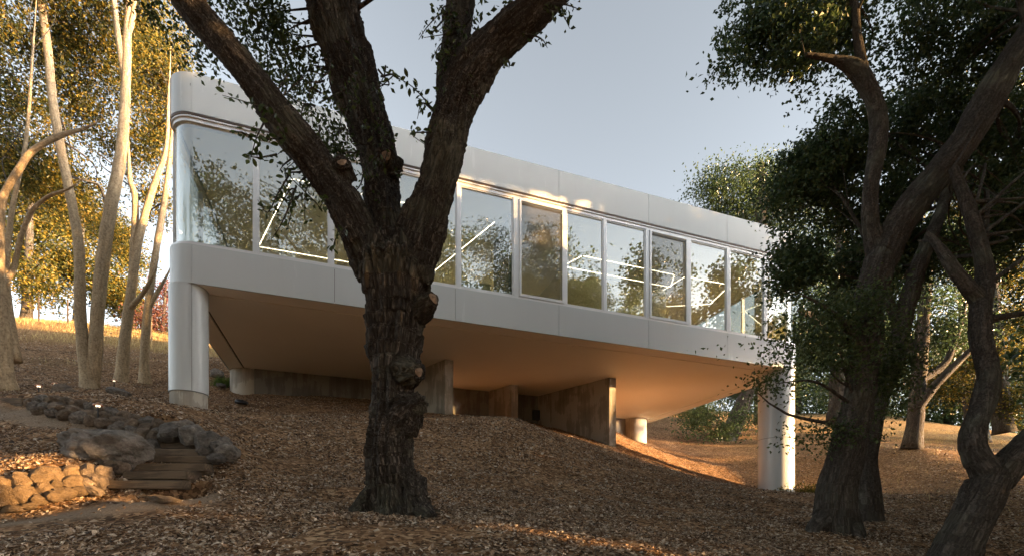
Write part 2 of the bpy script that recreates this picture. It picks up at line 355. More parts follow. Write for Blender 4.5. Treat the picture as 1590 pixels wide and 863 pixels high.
PATH1 = [(-9., 4.5), (-6., 4.7), (-4.9, 4.85), (-4.1, 5.35), (-3.9, 5.6)]; PATH2 = [(-11, 8.6), (-8.2, 7.75), (-7.0, 7.42), (-5.7, 7.25), (-5.0, 7.3)]
def ss(a, b, x): t = np.clip((x - a) / (b - a), 0, 1); return t * t * (3 - 2 * t)
def path_mask(x, y):
    z = np.zeros(len(x)); wob = .12 * perlin(np.stack([x * 2.2, y * 2.2, z], 1), 5)
    return np.maximum(1 - ss(.30, .62, poly_dist(x, y, PATH1) + wob), 1 - ss(.12, .3, poly_dist(x, y, PATH2) + wob))
def grass_mask(x, y):
    z = np.zeros(len(x)); n = perlin(np.stack([x * .35, y * .35, z], 1), 9)
    left = ss(19, 24, y + n * 5) * (1 - ss(-7, -4, x))
    right = ss(0.2, 3.5, (x - 7.) - .12 * np.abs(y - 12) + n * 4) * .18
    far = ss(28, 40, np.hypot(x, y))
    return np.clip(np.maximum(np.maximum(left, right), far), 0, 1)
def ground(x, y):
    x = np.asarray(x, float).ravel(); y = np.asarray(y, float).ravel(); z = ground0(x, y)
    q = np.stack([x, y, np.zeros(len(x))], 1); pm = 1 - .8 * path_mask(x, y)
    z = steps_cut(x, y, z)
    return z + pm * (.05 * perlin(q * .9, 1) + .03 * perlin(q * 2.6, 2) + .012 * perlin(q * 8, 3))
STEPS = np.array([P(240, 758, 5.85), P(232, 744.5, 5.92), P(243, 730, 6.12), P(264, 718.5, 6.42), P(279, 707, 6.68), P(282, 697, 6.97), P(270, 686, 7.25), P(255, 685, 7.4)])
STEPS[0, 2] = STEPS[1, 2] - .17
def steps_cut(x, y, z):
    k = (x > -7) & (x < -3) & (y > 5.4) & (y < 8)
    if not k.any(): return z
    a, b = x[k], y[k]; best = np.full(k.sum(), 9.); zz = np.zeros(k.sum())
    for p, q in zip(STEPS[:-1], STEPS[1:]):
        ab = (q - p)[:2]; t = np.clip(((a - p[0]) * ab[0] + (b - p[1]) * ab[1]) / (ab @ ab), 0, 1); d = np.hypot((a - p[0] - t * ab[0]) * .9, b - p[1] - t * ab[1])
        m = d < best; best[m] = d[m]; zz[m] = (p[2] + t * (q[2] - p[2]))[m] - .125
    w_ = 1 - ss(.42, .62, best); z = z.copy(); z[k] = np.minimum(z[k], z[k] * (1 - w_) + zz * w_); return z
def axis_pts(lo, hi, step, far_lo, far_hi):
    a = list(np.arange(lo, hi, step)); s = step; p = lo; L = []
    while p > far_lo: s *= 1.16; p -= s; L.append(p)
    s = step; p = a[-1]; U = []
    while p < far_hi: s *= 1.16; p += s; U.append(p)
    return np.array(L[::-1] + a + U)
xs = axis_pts(-10, 14, .11, -900, 900); ys = axis_pts(2.2, 18, .11, -900, 1200)
XX, YY = np.meshgrid(xs, ys); nx, ny = len(xs), len(ys)
ZZ = ground(XX, YY)
_far = ss(180, 320, np.hypot(XX, YY).ravel()); ZZ = ZZ * (1 - _far) + _far * np.clip(ZZ, -50, 20)
gv = np.stack([XX.ravel(), YY.ravel(), ZZ], 1)
ii = (np.arange(ny - 1)[:, None] * nx + np.arange(nx - 1)[None]).ravel()
gme = mesh_np('ground', gv, np.stack([ii, ii + 1, ii + nx + 1, ii + nx], 1), True)
attr(gme, 'path', path_mask(XX.ravel(), YY.ravel())); attr(gme, 'dry', grass_mask(XX.ravel(), YY.ravel()))
def ground_mat():
    m, t, n, l, b = newmat('mulched_ground'); tc = nd(t, 'ShaderNodeTexCoord')
    v = nd(t, 'ShaderNodeTexVoronoi', Scale=26.); nz0 = nd(t, 'ShaderNodeTexNoise', Scale=9., Detail=5.)
    l.new(tc.outputs['Object'], nz0.inputs['Vector'])
    mixv = nd(t, 'ShaderNodeMixRGB'); mixv.inputs[0].default_value = .12; l.new(tc.outputs['Object'], mixv.inputs[1]); l.new(nz0.outputs['Color'], mixv.inputs[2])
    l.new(mixv.outputs[0], v.inputs['Vector'])
    nz = nd(t, 'ShaderNodeTexNoise', Scale=.9, Detail=6.); l.new(tc.outputs['Object'], nz.inputs['Vector'])
    fine = nd(t, 'ShaderNodeTexNoise', Scale=60., Detail=4.); l.new(tc.outputs['Object'], fine.inputs['Vector'])
    sx = nd(t, 'ShaderNodeSeparateXYZ'); l.new(v.outputs['Color'], sx.inputs[0])
    mul = ramp(t, sx.outputs[0], [(0, (.05, .029, .015)), (.4, (.19, .108, .056)), (.75, (.34, .21, .115)), (1, (.5, .35, .215))])
    big = nd(t, 'ShaderNodeMixRGB', blend_type='MULTIPLY'); big.inputs[0].default_value = .8
    l.new(mul, big.inputs[1]); l.new(ramp(t, nz.outputs['Fac'], [(.3, (.6, .55, .5)), (.7, (1.25, 1.2, 1.15))]), big.inputs[2])
    pa = nd(t, 'ShaderNodeAttribute', attribute_name='path'); dr = nd(t, 'ShaderNodeAttribute', attribute_name='dry')
    m1 = nd(t, 'ShaderNodeMixRGB'); l.new(dr.outputs['Fac'], m1.inputs[0]); l.new(big.outputs[0], m1.inputs[1])
    l.new(ramp(t, nz0.outputs['Fac'], [(.3, (.15, .09, .042)), (.5, (.27, .175, .08)), (.7, (.4, .29, .14))]), m1.inputs[2])
    m2 = nd(t, 'ShaderNodeMixRGB'); l.new(pa.outputs['Fac'], m2.inputs[0]); l.new(m1.outputs[0], m2.inputs[1])
    l.new(ramp(t, fine.outputs['Fac'], [(.3, (.17, .12, .08)), (.6, (.31, .235, .165)), (.8, (.42, .34, .26))]), m2.inputs[2])
    l.new(m2.outputs[0], b.inputs['Base Color']); b.inputs['Roughness'].default_value = .95; b.inputs['Specular IOR Level'].default_value = .1
    h = nd(t, 'ShaderNodeMath', operation='ADD'); l.new(sx.outputs[1], h.inputs[0]); l.new(fine.outputs['Fac'], h.inputs[1])
    bump(t, h.outputs[0], .8, .02, b); return m
g = link('ground', gme, None, ground_mat()); tag(g, kind='structure')
def gz(x, y): return float(ground([x], [y])[0])

# ------------------------------------------------------------------ house
TH = R(19.18); HB = 2.55                                        # yaw; height of the root below the eye level datum
house = empty('hillside_house', (-7.152, 10.8, HB), 'long white raised house with a band of windows and rounded corners above the slope', 'house', rotz=TH)
T0, T1, S1, RC = -.56, 18.3, 9.2, .56
FT, FB, HD, SL, PB = 10.152 - HB, 9.271 - HB, 9.12 - HB, 6.327 - HB, 5.464 - HB
def perim(d=0., na=14):
    """plan of the house, inset by d; returns dict of pieces"""
    r = RC - d
    def arc(cx, cy, a0, a1): return [(cx + r * math.cos(R(a0 + (a1 - a0) * i / na)), cy + r * math.sin(R(a0 + (a1 - a0) * i / na))) for i in range(na + 1)]
    return dict(front=lambda a, b: [(a, d), (b, d)], right=lambda a, b: [(T1 - d, a), (T1 - d, b)], back=lambda a, b: [(b, S1 - d), (a, S1 - d)], left=lambda a, b: [(T0 + d, b), (T0 + d, a)],
                fr=arc(T1 - RC, RC, -90, 0), br=arc(T1 - RC, S1 - RC, 0, 90), bl=arc(T0 + RC, S1 - RC, 90, 180), fl=arc(T0 + RC, RC, 180, 270))
def ring(d, na=14):
    p = perim(d, na); return p['fl'] + p['fr'] + p['br'] + p['bl']
SEAM = [0, 2.995, 5.99, 8.986, 11.98, 14.977, T1 - RC]; SIDE = [RC, 3.25, 5.95, S1 - RC]
def fascia(name, z0, z1):
    o_, i_ = perim(0), perim(.035); gp_ = .005
    for a, b in zip(SEAM[:-1], SEAM[1:]):
        MB().strip(o_['front'](a + gp_, b - gp_), i_['front'](a + gp_, b - gp_), z0, z1).build(name, M['white'], house)
        MB().strip(o_['back'](a + gp_, b - gp_), i_['back'](a + gp_, b - gp_), z0, z1).build(name, M['white'], house)
    for a, b in zip(SIDE[:-1], SIDE[1:]):
        for k in ('right', 'left'): MB().strip(o_[k](a + gp_, b - gp_), i_[k](a + gp_, b - gp_), z0, z1).build(name, M['white'], house)
    for k in ('fr', 'br', 'bl', 'fl'): MB().strip(o_[k], i_[k], z0, z1).build('corner_' + name, M['white'], house, smooth=40)
fascia('fascia_panel', FB, FT); fascia('sill_panel', PB, SL)
MB().prism(ring(.045), FB - .01, FT - .02).build('roof_slab', M['roof'], house)
MB().prism(ring(.045), PB + .05, SL - .012).build('floor_slab', M['groove'], house)
MB().prism(ring(.30), SL - .011, SL + .01).build('interior_floor', M['floorin'], house)
MB().prism(ring(.24), HD - .02, FB - .011).build('ceiling', M['ceiling'], house)
# soffit: border ring, dark joint, main panel
def ringband(A, B, z0, z1):
    mb = MB(); mb.strip(A + A[:1], B + B[:1], z0, z1); return mb
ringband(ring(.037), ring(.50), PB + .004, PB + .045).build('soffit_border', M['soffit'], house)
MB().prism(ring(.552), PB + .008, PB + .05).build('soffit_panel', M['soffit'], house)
# window head and sill rails
ringband(ring(.006), ring(.14), FB - .045, FB - .012).build('head_track', M['trackdark'], house, smooth=30)
ringband(ring(.022), ring(.15), FB - .085, FB - .046).build('head_rail', M['alu'], house, smooth=30)
ringband(ring(.055), ring(.17), HD - .015, FB - .086).build('head_frame', M['alu'], house, smooth=30)
ringband(ring(.012), ring(.17), SL + .006, SL + .05).build('sill_rail', M['alu'], house, smooth=30)
ringband(ring(.05), ring(.16), SL + .051, SL + .085).build('sill_frame', M['alu'], house, smooth=30)
W0, W1 = SL + .086, HD - .016
MUL = [(1.26, .11), (2.91, .10), (4.475, .11), (6.09, .10), (7.72, .17), (9.21, .10), (10.5, .10), (11.98, .14), (13.52, .14), (15.09, .15), (16.66, .15)]
def mullion(a, b, c, d): MB().box(a, b, c, d, W0, W1).build('mullion', M['alu'], house, bevel=.006)
for t, wd in MUL: mullion(t - wd / 2, t + wd / 2, .05, .16)
edges = [0.0] + [m_[0] for m_ in MUL] + [T1 - RC]; wid = [0] + [m_[1] / 2 for m_ in MUL] + [0]
SCREEN = (5, 8)
for i in range(len(edges) - 1):
    a, b = edges[i] + wid[i], edges[i + 1] - wid[i + 1]
    MB().box(a, b, .100, .112, W0, W1).build('window_pane', M['glass'], house)
    if i in SCREEN:
        f = MB(); fw = .055
        f.box(a, a + fw, .018, .046, W0, W1).box(b - fw, b, .018, .046, W0, W1).box(a + fw, b - fw, .018, .046, W1 - fw, W1).box(a + fw, b - fw, .018, .046, W0, W0 + fw * 1.3)
        sf = f.build('screen_frame', M['alu'], house)
        MB().box(a + fw, b - fw, .03, .033, W0 + fw * 1.3, W1 - fw).build('screen_mesh', M['screen'], sf)
    elif i not in (0, 11):
        f = MB(); fw = .03
        f.box(a, a + fw, .075, .099, W0, W1).box(b - fw, b, .075, .099, W0, W1).box(a + fw, b - fw, .075, .099, W1 - fw, W1).box(a + fw, b - fw, .075, .099, W0, W0 + fw)
        f.build('window_frame', M['alu'], house)
o_, i_ = perim(.10), perim(.112)
for k in ('fr', 'br', 'bl', 'fl'): MB().strip(o_[k], i_[k], W0, W1).build('curved_pane', M['glass'], house, smooth=40)
SM = [.56, 2.6, 4.6, 6.6, S1 - RC]
for a, b in zip(SM[:-1], SM[1:]):
    for x in (T0 + .1, T1 - .112): MB().box(x, x + .012, a + .03, b - .03, W0, W1).build('side_pane', M['glass'], house)
for s in SM:
    for x in (T0 + .05, T1 - .16): MB().box(x, x + .11, s - .03, s + .03, W0, W1).build('mullion', M['alu'], house)
for t in (0, 3, 6, 9, 12, 15, T1 - RC): MB().box(t - .04, t + .04, S1 - .16, S1 - .05, W0, W1).build('mullion', M['alu'], house)
for a, b in zip((0, 3, 6, 9, 12, 15), (3, 6, 9, 12, 15, T1 - RC)): MB().box(a + .04, b - .04, S1 - .112, S1 - .1, W0, W1).build('back_pane', M['glass'], house)
# interior joinery, light strips, and unseen rear strips added as fill
MB().box(10.45, 14.9, 3.05, 7.2, SL + .011, HD - .021).build('core_wall', M['olive'], house)
MB().box(7.75, 8.0, .75, 2.3, SL + .011, HD - .021).build('partition', M['darkwood'], house)
MB().box(3.2, 7.5, 6.6, 6.75, SL + .011, HD - .021).build('partition', M['olive'], house)
cab = MB().box(6.25, 7.25, .9, 1.5, SL + .011, SL + .72).build('cabinet', M['olive'], house, bevel=.03)
def led(loop, closed=True, mat='led', hw=.0065):
    n = len(loop)
    for k in range(n if closed else n - 1):
        a, b = np.array(loop[k]), np.array(loop[(k + 1) % n]); d = (b - a) / np.linalg.norm(b - a); q = np.array((-d[1], d[0])) * hw
        a2, b2 = a + d * .03, b - d * .03
        MB().prism([a2 - q, b2 - q, b2 + q, a2 + q], HD - .026, HD - .0205).build('light_and_fill_strip', M[mat], house)
led([(.6, 4.95), (1.93, 1.27), (5.25, 1.25), (3.9, 4.95)]); led([(6.1, 4.95), (7.46, 1.22)], False)
led([(10.75, 1.97), (14.45, 1.97), (14.9, 2.78), (10.4, 2.78)]); led([(11., 7.6), (14.5, 7.6), (17., 7.4)], False, 'ledfill', .03); led([(.8, 7.8), (6.4, 7.8)], False, 'ledfill', .03); led([(6.8, 6.4), (10, 6.4)], False, 'ledfill', .03); led([(14.6, 4.7), (17.3, 3.4), (16.9, 1.9), (14.9, 1.95)])
# columns
def column(cx, cy, r, zb, zs, zbase):
    mb = MB().cyl(cx, cy, r, zb, PB + .003); c = mb.build('column', M['white'], house, smooth=40)
    MB().cyl(cx, cy, r - .02, zbase, zb - .01).build('column_base', M['concrete'], c, smooth=40)
    return c
c = column(-.155, .39, .39, 3.07 - HB, None, 2.2 - HB)
MB().box(-.0025, .0025, -.001, .012, 3.07 - HB, PB).build('column_seam', M['groove'], c)
c = column(17.70, .585, .58, 1.17 - HB, None, .4 - HB)
ringc = [(17.70 + .5815 * math.cos(R(a)), .585 + .5815 * math.sin(R(a))) for a in range(0, 361, 8)]; ringi = [(17.70 + .57 * math.cos(R(a)), .585 + .57 * math.sin(R(a))) for a in range(0, 361, 8)]
MB().strip(ringc, ringi, 3.115 - HB, 3.125 - HB).build('column_seam', M['groove'], c)
# concrete: drums, back walls, skewed fins
CT = PB + .003
MB().cyl(.02, 6.62, .56, 3.6 - HB, CT).build('concrete_drum', M['concrete'], house, smooth=40)
MB().cyl(17.15, 8.6, .6, 3.5 - HB, CT).build('concrete_drum', M['concrete'], house, smooth=40)
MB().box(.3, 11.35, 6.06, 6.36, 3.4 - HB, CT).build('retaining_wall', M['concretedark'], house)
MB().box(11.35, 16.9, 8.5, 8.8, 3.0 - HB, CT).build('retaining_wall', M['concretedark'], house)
sk = np.array((-.435, .90))                                     # direction of the fins in plan
def fin(t, s, wd, ln):
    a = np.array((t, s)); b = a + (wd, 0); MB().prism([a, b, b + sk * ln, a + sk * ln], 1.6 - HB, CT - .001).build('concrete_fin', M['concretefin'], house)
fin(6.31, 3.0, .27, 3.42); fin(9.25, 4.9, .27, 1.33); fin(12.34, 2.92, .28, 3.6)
ub = MB().box(10.55, 10.85, 5.9, 6.05, 4.45 - HB, 4.85 - HB).build('utility_box', M['ribmetal'], house, bevel=.01)

# ------------------------------------------------------------------ wood of trees
def skel(ctrl, step=.12):
    """ctrl rows: column, row, distance, width in photo pixels -> points with radius"""
    C = np.array([np.append(P(u, y, Y), wpx / 2 * Y / F) for u, y, Y, wpx in ctrl]); return catmull(C, step)
def bark_coords(V, segs):
    """axis-aligned coordinates (across, across, along) from the nearest skeleton piece"""
    A = np.array([s[0] for s in segs]); B = np.array([s[1] for s in segs]); L0 = np.array([s[2] for s in segs]); RA = np.array([s[3] for s in segs]); ID = np.array([s[4] for s in segs])
    AB = B - A; LL = (AB ** 2).sum(1) + 1e-12; out = np.zeros_like(V); rr = np.zeros(len(V)); idd = np.zeros(len(V), int); nrm = np.zeros_like(V)
    for s in range(0, len(V), 8000):
        v = V[s:s+8000]; t = np.clip(((v[:, None] - A) * AB).sum(-1) / LL, 0, 1); q = A + t[..., None] * AB
        d = np.linalg.norm(v[:, None] - q, axis=-1) / RA; k = d.argmin(1); ar = np.arange(len(v))
        off = v - q[ar, k]; out[s:s+8000, 0] = off[:, 0] + .7 * off[:, 1] * 0; out[s:s+8000, 1] = off[:, 1]
        ax = AB[k] / np.sqrt(LL[k])[:, None]; along = L0[k] + t[ar, k] * np.sqrt(LL[k])
        # frame across the axis
        e1 = np.cross(ax, (0, 1, 0)); e1 /= np.linalg.norm(e1, axis=1)[:, None] + 1e-9; e2 = np.cross(ax, e1)
        out[s:s+8000, 0] = (off * e1).sum(1); out[s:s+8000, 1] = (off * e2).sum(1); out[s:s+8000, 2] = along
        rr[s:s+8000] = RA[k]; idd[s:s+8000] = ID[k]; nrm[s:s+8000] = off / (np.linalg.norm(off, axis=1)[:, None] + 1e-9)
    return out, rr, idd, nrm
def segs_of(branches):
    S = []
    for n, b in enumerate(branches):
        L = 0
        for i in range(len(b) - 1):
            ln = np.linalg.norm(b[i+1, :3] - b[i, :3]); S.append((b[i, :3], b[i+1, :3], L + n * 7.3, max(.02, .5 * (b[i, 3] + b[i+1, 3])), n)); L += ln
    return S
def fused_tree(root, branches, names, mat, voxel, ridge=.018, lump=.05, seed=0):
    """fuse the tubes into one skin, carve bark, and hand each limb its own piece of that skin"""
    V, Fs = [], []; n0 = 0
    for b in branches:
        v, f = tube_np(b[:, :3], b[:, 3], 20); V.append(v); Fs += [tuple(i + n0 for i in q) for q in f]; n0 += len(v)
    me = bpy.data.meshes.new('tmp'); me.from_pydata([tuple(x) for x in np.vstack(V)], [], Fs); me.update()
    o = bpy.data.objects.new('tmp', me); col.objects.link(o)
    md = o.modifiers.new('r', 'REMESH'); md.mode = 'VOXEL'; md.voxel_size = voxel; md.use_smooth_shade = True
    sm = o.modifiers.new('s', 'SMOOTH'); sm.iterations = 5; sm.factor = .5
    dg = bpy.context.evaluated_depsgraph_get(); em = o.evaluated_get(dg).to_mesh()
    v = np.zeros(len(em.vertices) * 3); em.vertices.foreach_get('co', v); v = v.reshape(-1, 3)
    nr = np.zeros(len(em.vertices) * 3); em.vertices.foreach_get('normal', nr); nr = nr.reshape(-1, 3)
    q = np.zeros(len(em.loops), int); em.loops.foreach_get('vertex_index', q); q = q.reshape(-1, 4)
    o.evaluated_get(dg).to_mesh_clear(); bpy.data.objects.remove(o)
    co, rr, idd, _ = bark_coords(v, segs_of(branches))
    c1 = co * (1, 1, .11)
    rid = np.abs(perlin(c1 * 11, seed)) * 1.0 + .5 * np.abs(perlin(c1 * 21, seed + 3)) + .25 * perlin(co * (40, 40, 22), seed + 5)
    d = ridge * np.clip(rr / .25, .4, 1.2) * (rid * 2 - .8) + lump * np.clip(rr / .3, .15, 1.2) * (fbm(co * (3., 3., 1.5), 2, seed + 7, .35))
    v = v + nr * d[:, None]
    fid = idd[q[:, 0]]; out = []
    for n, nm in enumerate(names):
        sel = q[fid == n]
        if not len(sel): continue
        used, inv = np.unique(sel, return_inverse=True)
        mm = mesh_np(nm, v[used] - np.array(root.location), inv.reshape(-1, 4), True); attr(mm, 'bark', co[used], 'FLOAT_VECTOR')
        out.append(link(nm, mm, root, mat))
    return out
def tube_limb(root, b, name, mat, n=12, seed=0, amp=.12):
    v, f = tube_np(b[:, :3], b[:, 3], n); co, rr, idd, off = bark_coords(v, segs_of([b]))
    v = v + off * (rr * amp * (fbm(co * (4, 4, 2.), 3, seed)))[:, None]
    me = bpy.data.meshes.new(name); me.from_pydata([tuple(x) for x in v - np.array(root.location)], [], f); me.update()
    me.polygons.foreach_set('use_smooth', [True] * len(me.polygons)); attr(me, 'bark', co, 'FLOAT_VECTOR')
    return link(name, me, root, mat)

# ------------------------------------------------------------------ foliage
def unit(n): 
    v = rng.normal(size=(n, 3)); return v / np.linalg.norm(v, axis=1)[:, None]
def leaf_arrays(c, L, wr=.55, axis=None, up=.35, jitter=.3):
    n = len(c); a = unit(n) if axis is None else axis
    a = a / np.linalg.norm(a, axis=1)[:, None]
    r = unit(n); r[:, 2] = r[:, 2] * .6 + up
    nn = r - a * (r * a).sum(1)[:, None]; nn /= np.linalg.norm(nn, axis=1)[:, None] + 1e-9; b = np.cross(a, nn)
    L = (L * (1 + jitter * rng.uniform(-1, 1, n)))[:, None]; W = L * wr * .5; fo = L * rng.uniform(.02, .16, (n, 1))
    m = c + a * L * .48
    V = np.stack([c, m + b * W + nn * fo, c + a * L - nn * fo * .4, m - b * W + nn * fo], 1).reshape(-1, 3)
    i = np.arange(n)[:, None] * 4; Fc = np.concatenate([i + (0, 1, 2), i + (0, 2, 3)], 1).reshape(-1, 3)
    return V, Fc
def blob_points(blobs, n, cl=40, sig=.22, shell=.55):
    """clustered points through a set of blobs: each (centre, radii); clumps, with gaps between them"""
    vol = np.array([np.prod(b[1]) ** (2 / 3) * (b[2] if len(b) > 2 else 1) for b in blobs]); cnt = np.maximum(1, (vol / vol.sum() * n / cl)).astype(int); out = []; cc = []
    for (b, k) in zip(blobs, cnt):
        c, r = b[0], b[1]
        u = unit(k); rad = rng.uniform(0, 1, k) ** shell; p = np.array(c) + u * rad[:, None] * np.array(r)
        keep = perlin(p * .9, 31) > -.17; p = p[keep]; cc.append(p)
        if not len(p): continue
        k = len(p); sz = rng.uniform(.6, 1.5, (k, 1, 1))
        q = p[:, None] + rng.normal(size=(k, cl, 3)) * (sig, sig, sig * .55) * sz; out.append(q.reshape(-1, 3))
    return np.vstack(out), np.vstack(cc)
def crown(root, blobs, n, L, mat, sig=.22, cl=40, limbs=None, ntwig=40, wmat=None, shell=.55, name='crown'):
    c, cc = blob_points(blobs, n, cl, sig, shell)
    V, Fc = leaf_arrays(c, L); off = np.array(root.location) if root else 0
    o = link(name, mesh_np(name, V - off, Fc), root, mat); tag(o, kind='stuff')
    if limbs and ntwig:
        B = np.vstack(limbs); vs, fs, n0, bc = [], [], 0, []
        pick = cc[rng.permutation(len(cc))[:ntwig]]
        for p in pick:
            d = np.linalg.norm(B[:, :3] - p, axis=1) + 4 * np.maximum(0, B[:, 2] - p[2]); d = d * rng.uniform(.6, 1.6, len(d)) + 99 * (B[:, 3] < .02); k = d.argmin(); a = B[k, :3]; r0 = min(B[k, 3] * .3, .018 + .008 * np.linalg.norm(p - a))
            mid = a * .5 + p * .5 + rng.normal(size=3) * .1 * np.linalg.norm(p - a) + (0, 0, .08 * np.linalg.norm(p - a))
            b = catmull(np.array([[*a, r0], [*mid, r0 * .6], [*p, r0 * .15]]), .25); v, f = tube_np(b[:, :3], b[:, 3], 6)
            vs.append(v); fs += [tuple(i + n0 for i in q) for q in f]; n0 += len(v); bc.append(np.concatenate([v[:, :2] * .5, v[:, 2:] * .5], 1))
        me = bpy.data.meshes.new('branches'); me.from_pydata([tuple(x) for x in np.vstack(vs) - off], [], fs); me.update(); attr(me, 'bark', np.vstack(bc), 'FLOAT_VECTOR')
        t = link('branchwork', me, root, wmat); tag(t, kind='stuff')
    return o
def pb(u, y, Y, ru, rv, rd, wgt=1.): return (P(u, y, Y), (ru / F * Y, rd, rv / F * Y), wgt)

# --- the great oak in front of the house
b0 = P(612, 800, 6.0); b0[2] = gz(b0[0], b0[1]) - .1
oak = empty('oak_tree', tuple(b0), 'big dark barked oak with three limbs in front of the house windows', 'tree')
tr = skel([(622,818,6.0,150),(616,785,6.0,96),(608,740,6.0,76),(605,690,6.0,68),(609,640,6.0,68),(610,590,6.0,62),(612,545,6.0,70),(614,500,6.0,84),(613,450,6.0,98),(612,410,6.0,110)])
la = skel([(600,440,6.0,69.92),(572,390,5.95,63.84),(540,325,5.85,53.2),(497,262,5.75,51.68),(448,200,5.6,50.16),(405,140,5.5,47.12),(352,78,5.4,44.08),(300,12,5.3,44.08),(262,-50,5.2,41.04),(215,-130,5.1,33.44),(160,-220,5.0,25.84)])
lb = skel([(605,430,6.1,85.5),(598,360,6.2,64.6),(590,290,6.3,53.2),(584,225,6.4,57),(560,150,6.5,66.5),(535,80,6.55,76),(520,20,6.6,81.7),(515,-50,6.6,76),(500,-140,6.6,58.9),(520,-260,6.6,41.8)])
lc = skel([(628,440,6.0,75.44),(645,385,5.95,67.24),(667,320,5.9,60.68),(684,255,5.85,59.04),(697,195,5.8,59.04),(715,140,5.75,60.68),(752,88,5.7,55.76),(800,42,5.6,47.56),(850,0,5.5,42.64),(930,-70,5.4,34.44),(1030,-150,5.3,24.6)])
ld = skel([(706,165,5.8,50),(703,110,5.9,42),(708,60,6.0,42),(716,0,6.1,44),(722,-70,6.2,36),(740,-160,6.3,24)])
st1 = skel([(612,262,6.3,40),(600,250,6.15,34),(599,240,6.0,26)]); st2 = skel([(540,285,5.8,34),(533,262,5.7,30),(530,250,5.6,26)])
st3 = skel([(640,490,6.0,44),(660,472,5.85,32),(674,462,5.75,24)]); st4 = skel([(625,575,5.95,60),(644,575,5.75,38),(651,577,5.68,26)])
bulge = skel([(620,650,5.95,66),(642,632,5.85,50),(651,634,5.8,34)])
roots = [skel([(608,760,6.0,60),(575,778,5.9,44),(548,800,5.85,24)]), skel([(630,750,5.95,60),(648,785,5.75,44),(672,806,5.55,22)]), skel([(612,760,5.9,60),(612,800,5.7,40),(604,818,5.55,20)])]
brs = [tr, la, lb, lc, ld, st1, st2, st3, st4, bulge] + roots
fused_tree(oak, brs, ['trunk', 'limb', 'limb', 'limb', 'limb', 'limb_stub', 'limb_stub', 'limb_stub', 'limb_stub', 'burl', 'root', 'root', 'root'], M['bark_dark'], .017, ridge=.042, lump=.06, seed=11)
def cut_face(p, toward, r):
    d = np.array(toward, float); d /= np.linalg.norm(d); e1 = np.cross(d, (0, 0, 1)); e1 /= np.linalg.norm(e1); e2 = np.cross(e1, d); p = np.array(p)
    v = [p + d * .008] + [p + (e1 * math.cos(a) + e2 * math.sin(a)) * r * (1 + .12 * math.sin(3 * a + 1)) - d * .02 for a in np.linspace(0, 2 * np.pi, 19)[:-1]]
    MB().add([x - b0 for x in v], [(0, i + 1, (i + 1) % 18 + 1) for i in range(18)]).build('cut_end', M['cutwood'], oak)
cut_face(P(599,239,5.97), P(599,239,5.97) - P(612,262,6.3), .06); cut_face(P(530,249,5.57), P(530,249,5.57) - P(540,285,5.8), .055)
cut_face(P(675,461,5.73), P(675,461,5.73) - P(640,490,6.0), .065); cut_face(P(652,577,5.66), P(652,577,5.66) - P(625,575,5.95), .05)
# leafy twigs: single leaves for the nearest, then the crown
leaf_me = None
def leaf_mesh():
    n = 5; V = [(0, 0, 0)]; F_ = []
    for i, (x, wd) in enumerate(((.22, .19), (.5, .27), (.78, .18))): V += [(x, wd, .05), (x, 0, -.02 * i), (x, -wd, .05)]
    V.append((1, 0, -.07)); F_ = [(0, 2, 1), (0, 3, 2), (1, 2, 5, 4), (2, 3, 6, 5), (4, 5, 8, 7), (5, 6, 9, 8), (7, 8, 10), (8, 9, 10)]
    me = bpy.data.meshes.new('leaf'); me.from_pydata(V, [], F_); me.update(); me.materials.append(M['leaf_near']); me.polygons.foreach_set('use_smooth', [True] * len(F_)); return me
leaf_me = leaf_mesh()
twv, twf, twb, tn0 = [], [], [], 0; spare = []; nleaf = 0
def twig(pts, nl, L, single=True):
    """a thin hanging twig through photo bearings, leaves alternate along it"""
    global tn0, nleaf
    b = skel([(u, y, Y, 3.2 - 2.4 * i / max(1, len(pts) - 1)) for i, (u, y, Y) in enumerate(pts)], .04)
    v, f = tube_np(b[:, :3], np.maximum(b[:, 3], .0025), 5); twv.append(v); twf.extend([tuple(i + tn0 for i in q) for q in f]); tn0 += len(v); twb.append(v * .5)
    T = np.gradient(b[:, :3], axis=0); T /= np.linalg.norm(T, axis=1)[:, None]
    for k in range(nl):
        f_ = (.12 + .88 * (k + rng.uniform(0, .8)) / nl) * (len(b) - 1); i = min(int(f_), len(b) - 1)
        p = b[i, :3] + rng.normal(size=3) * .025; a = T[i] * .5 + unit(1)[0] * .9; a[2] -= .15
        a /= np.linalg.norm(a); nrm = unit(1)[0] * .8 + (0, -.45, .5)
        if single and nleaf < 290:
            nleaf += 1; bb = np.cross(nrm, a); bb /= np.linalg.norm(bb); cc_ = np.cross(a, bb); s = L * rng.uniform(.7, 1.2)
            o = bpy.data.objects.new('leaf', leaf_me); col.objects.link(o); o.parent = oak
            o.matrix_local = Matrix(((a[0]*s, bb[0]*s, cc_[0]*s, p[0]-b0[0]), (a[1]*s, bb[1]*s, cc_[1]*s, p[1]-b0[1]), (a[2]*s, bb[2]*s, cc_[2]*s, p[2]-b0[2]), (0, 0, 0, 1)))
        else: spare.append(np.concatenate([p, a]))
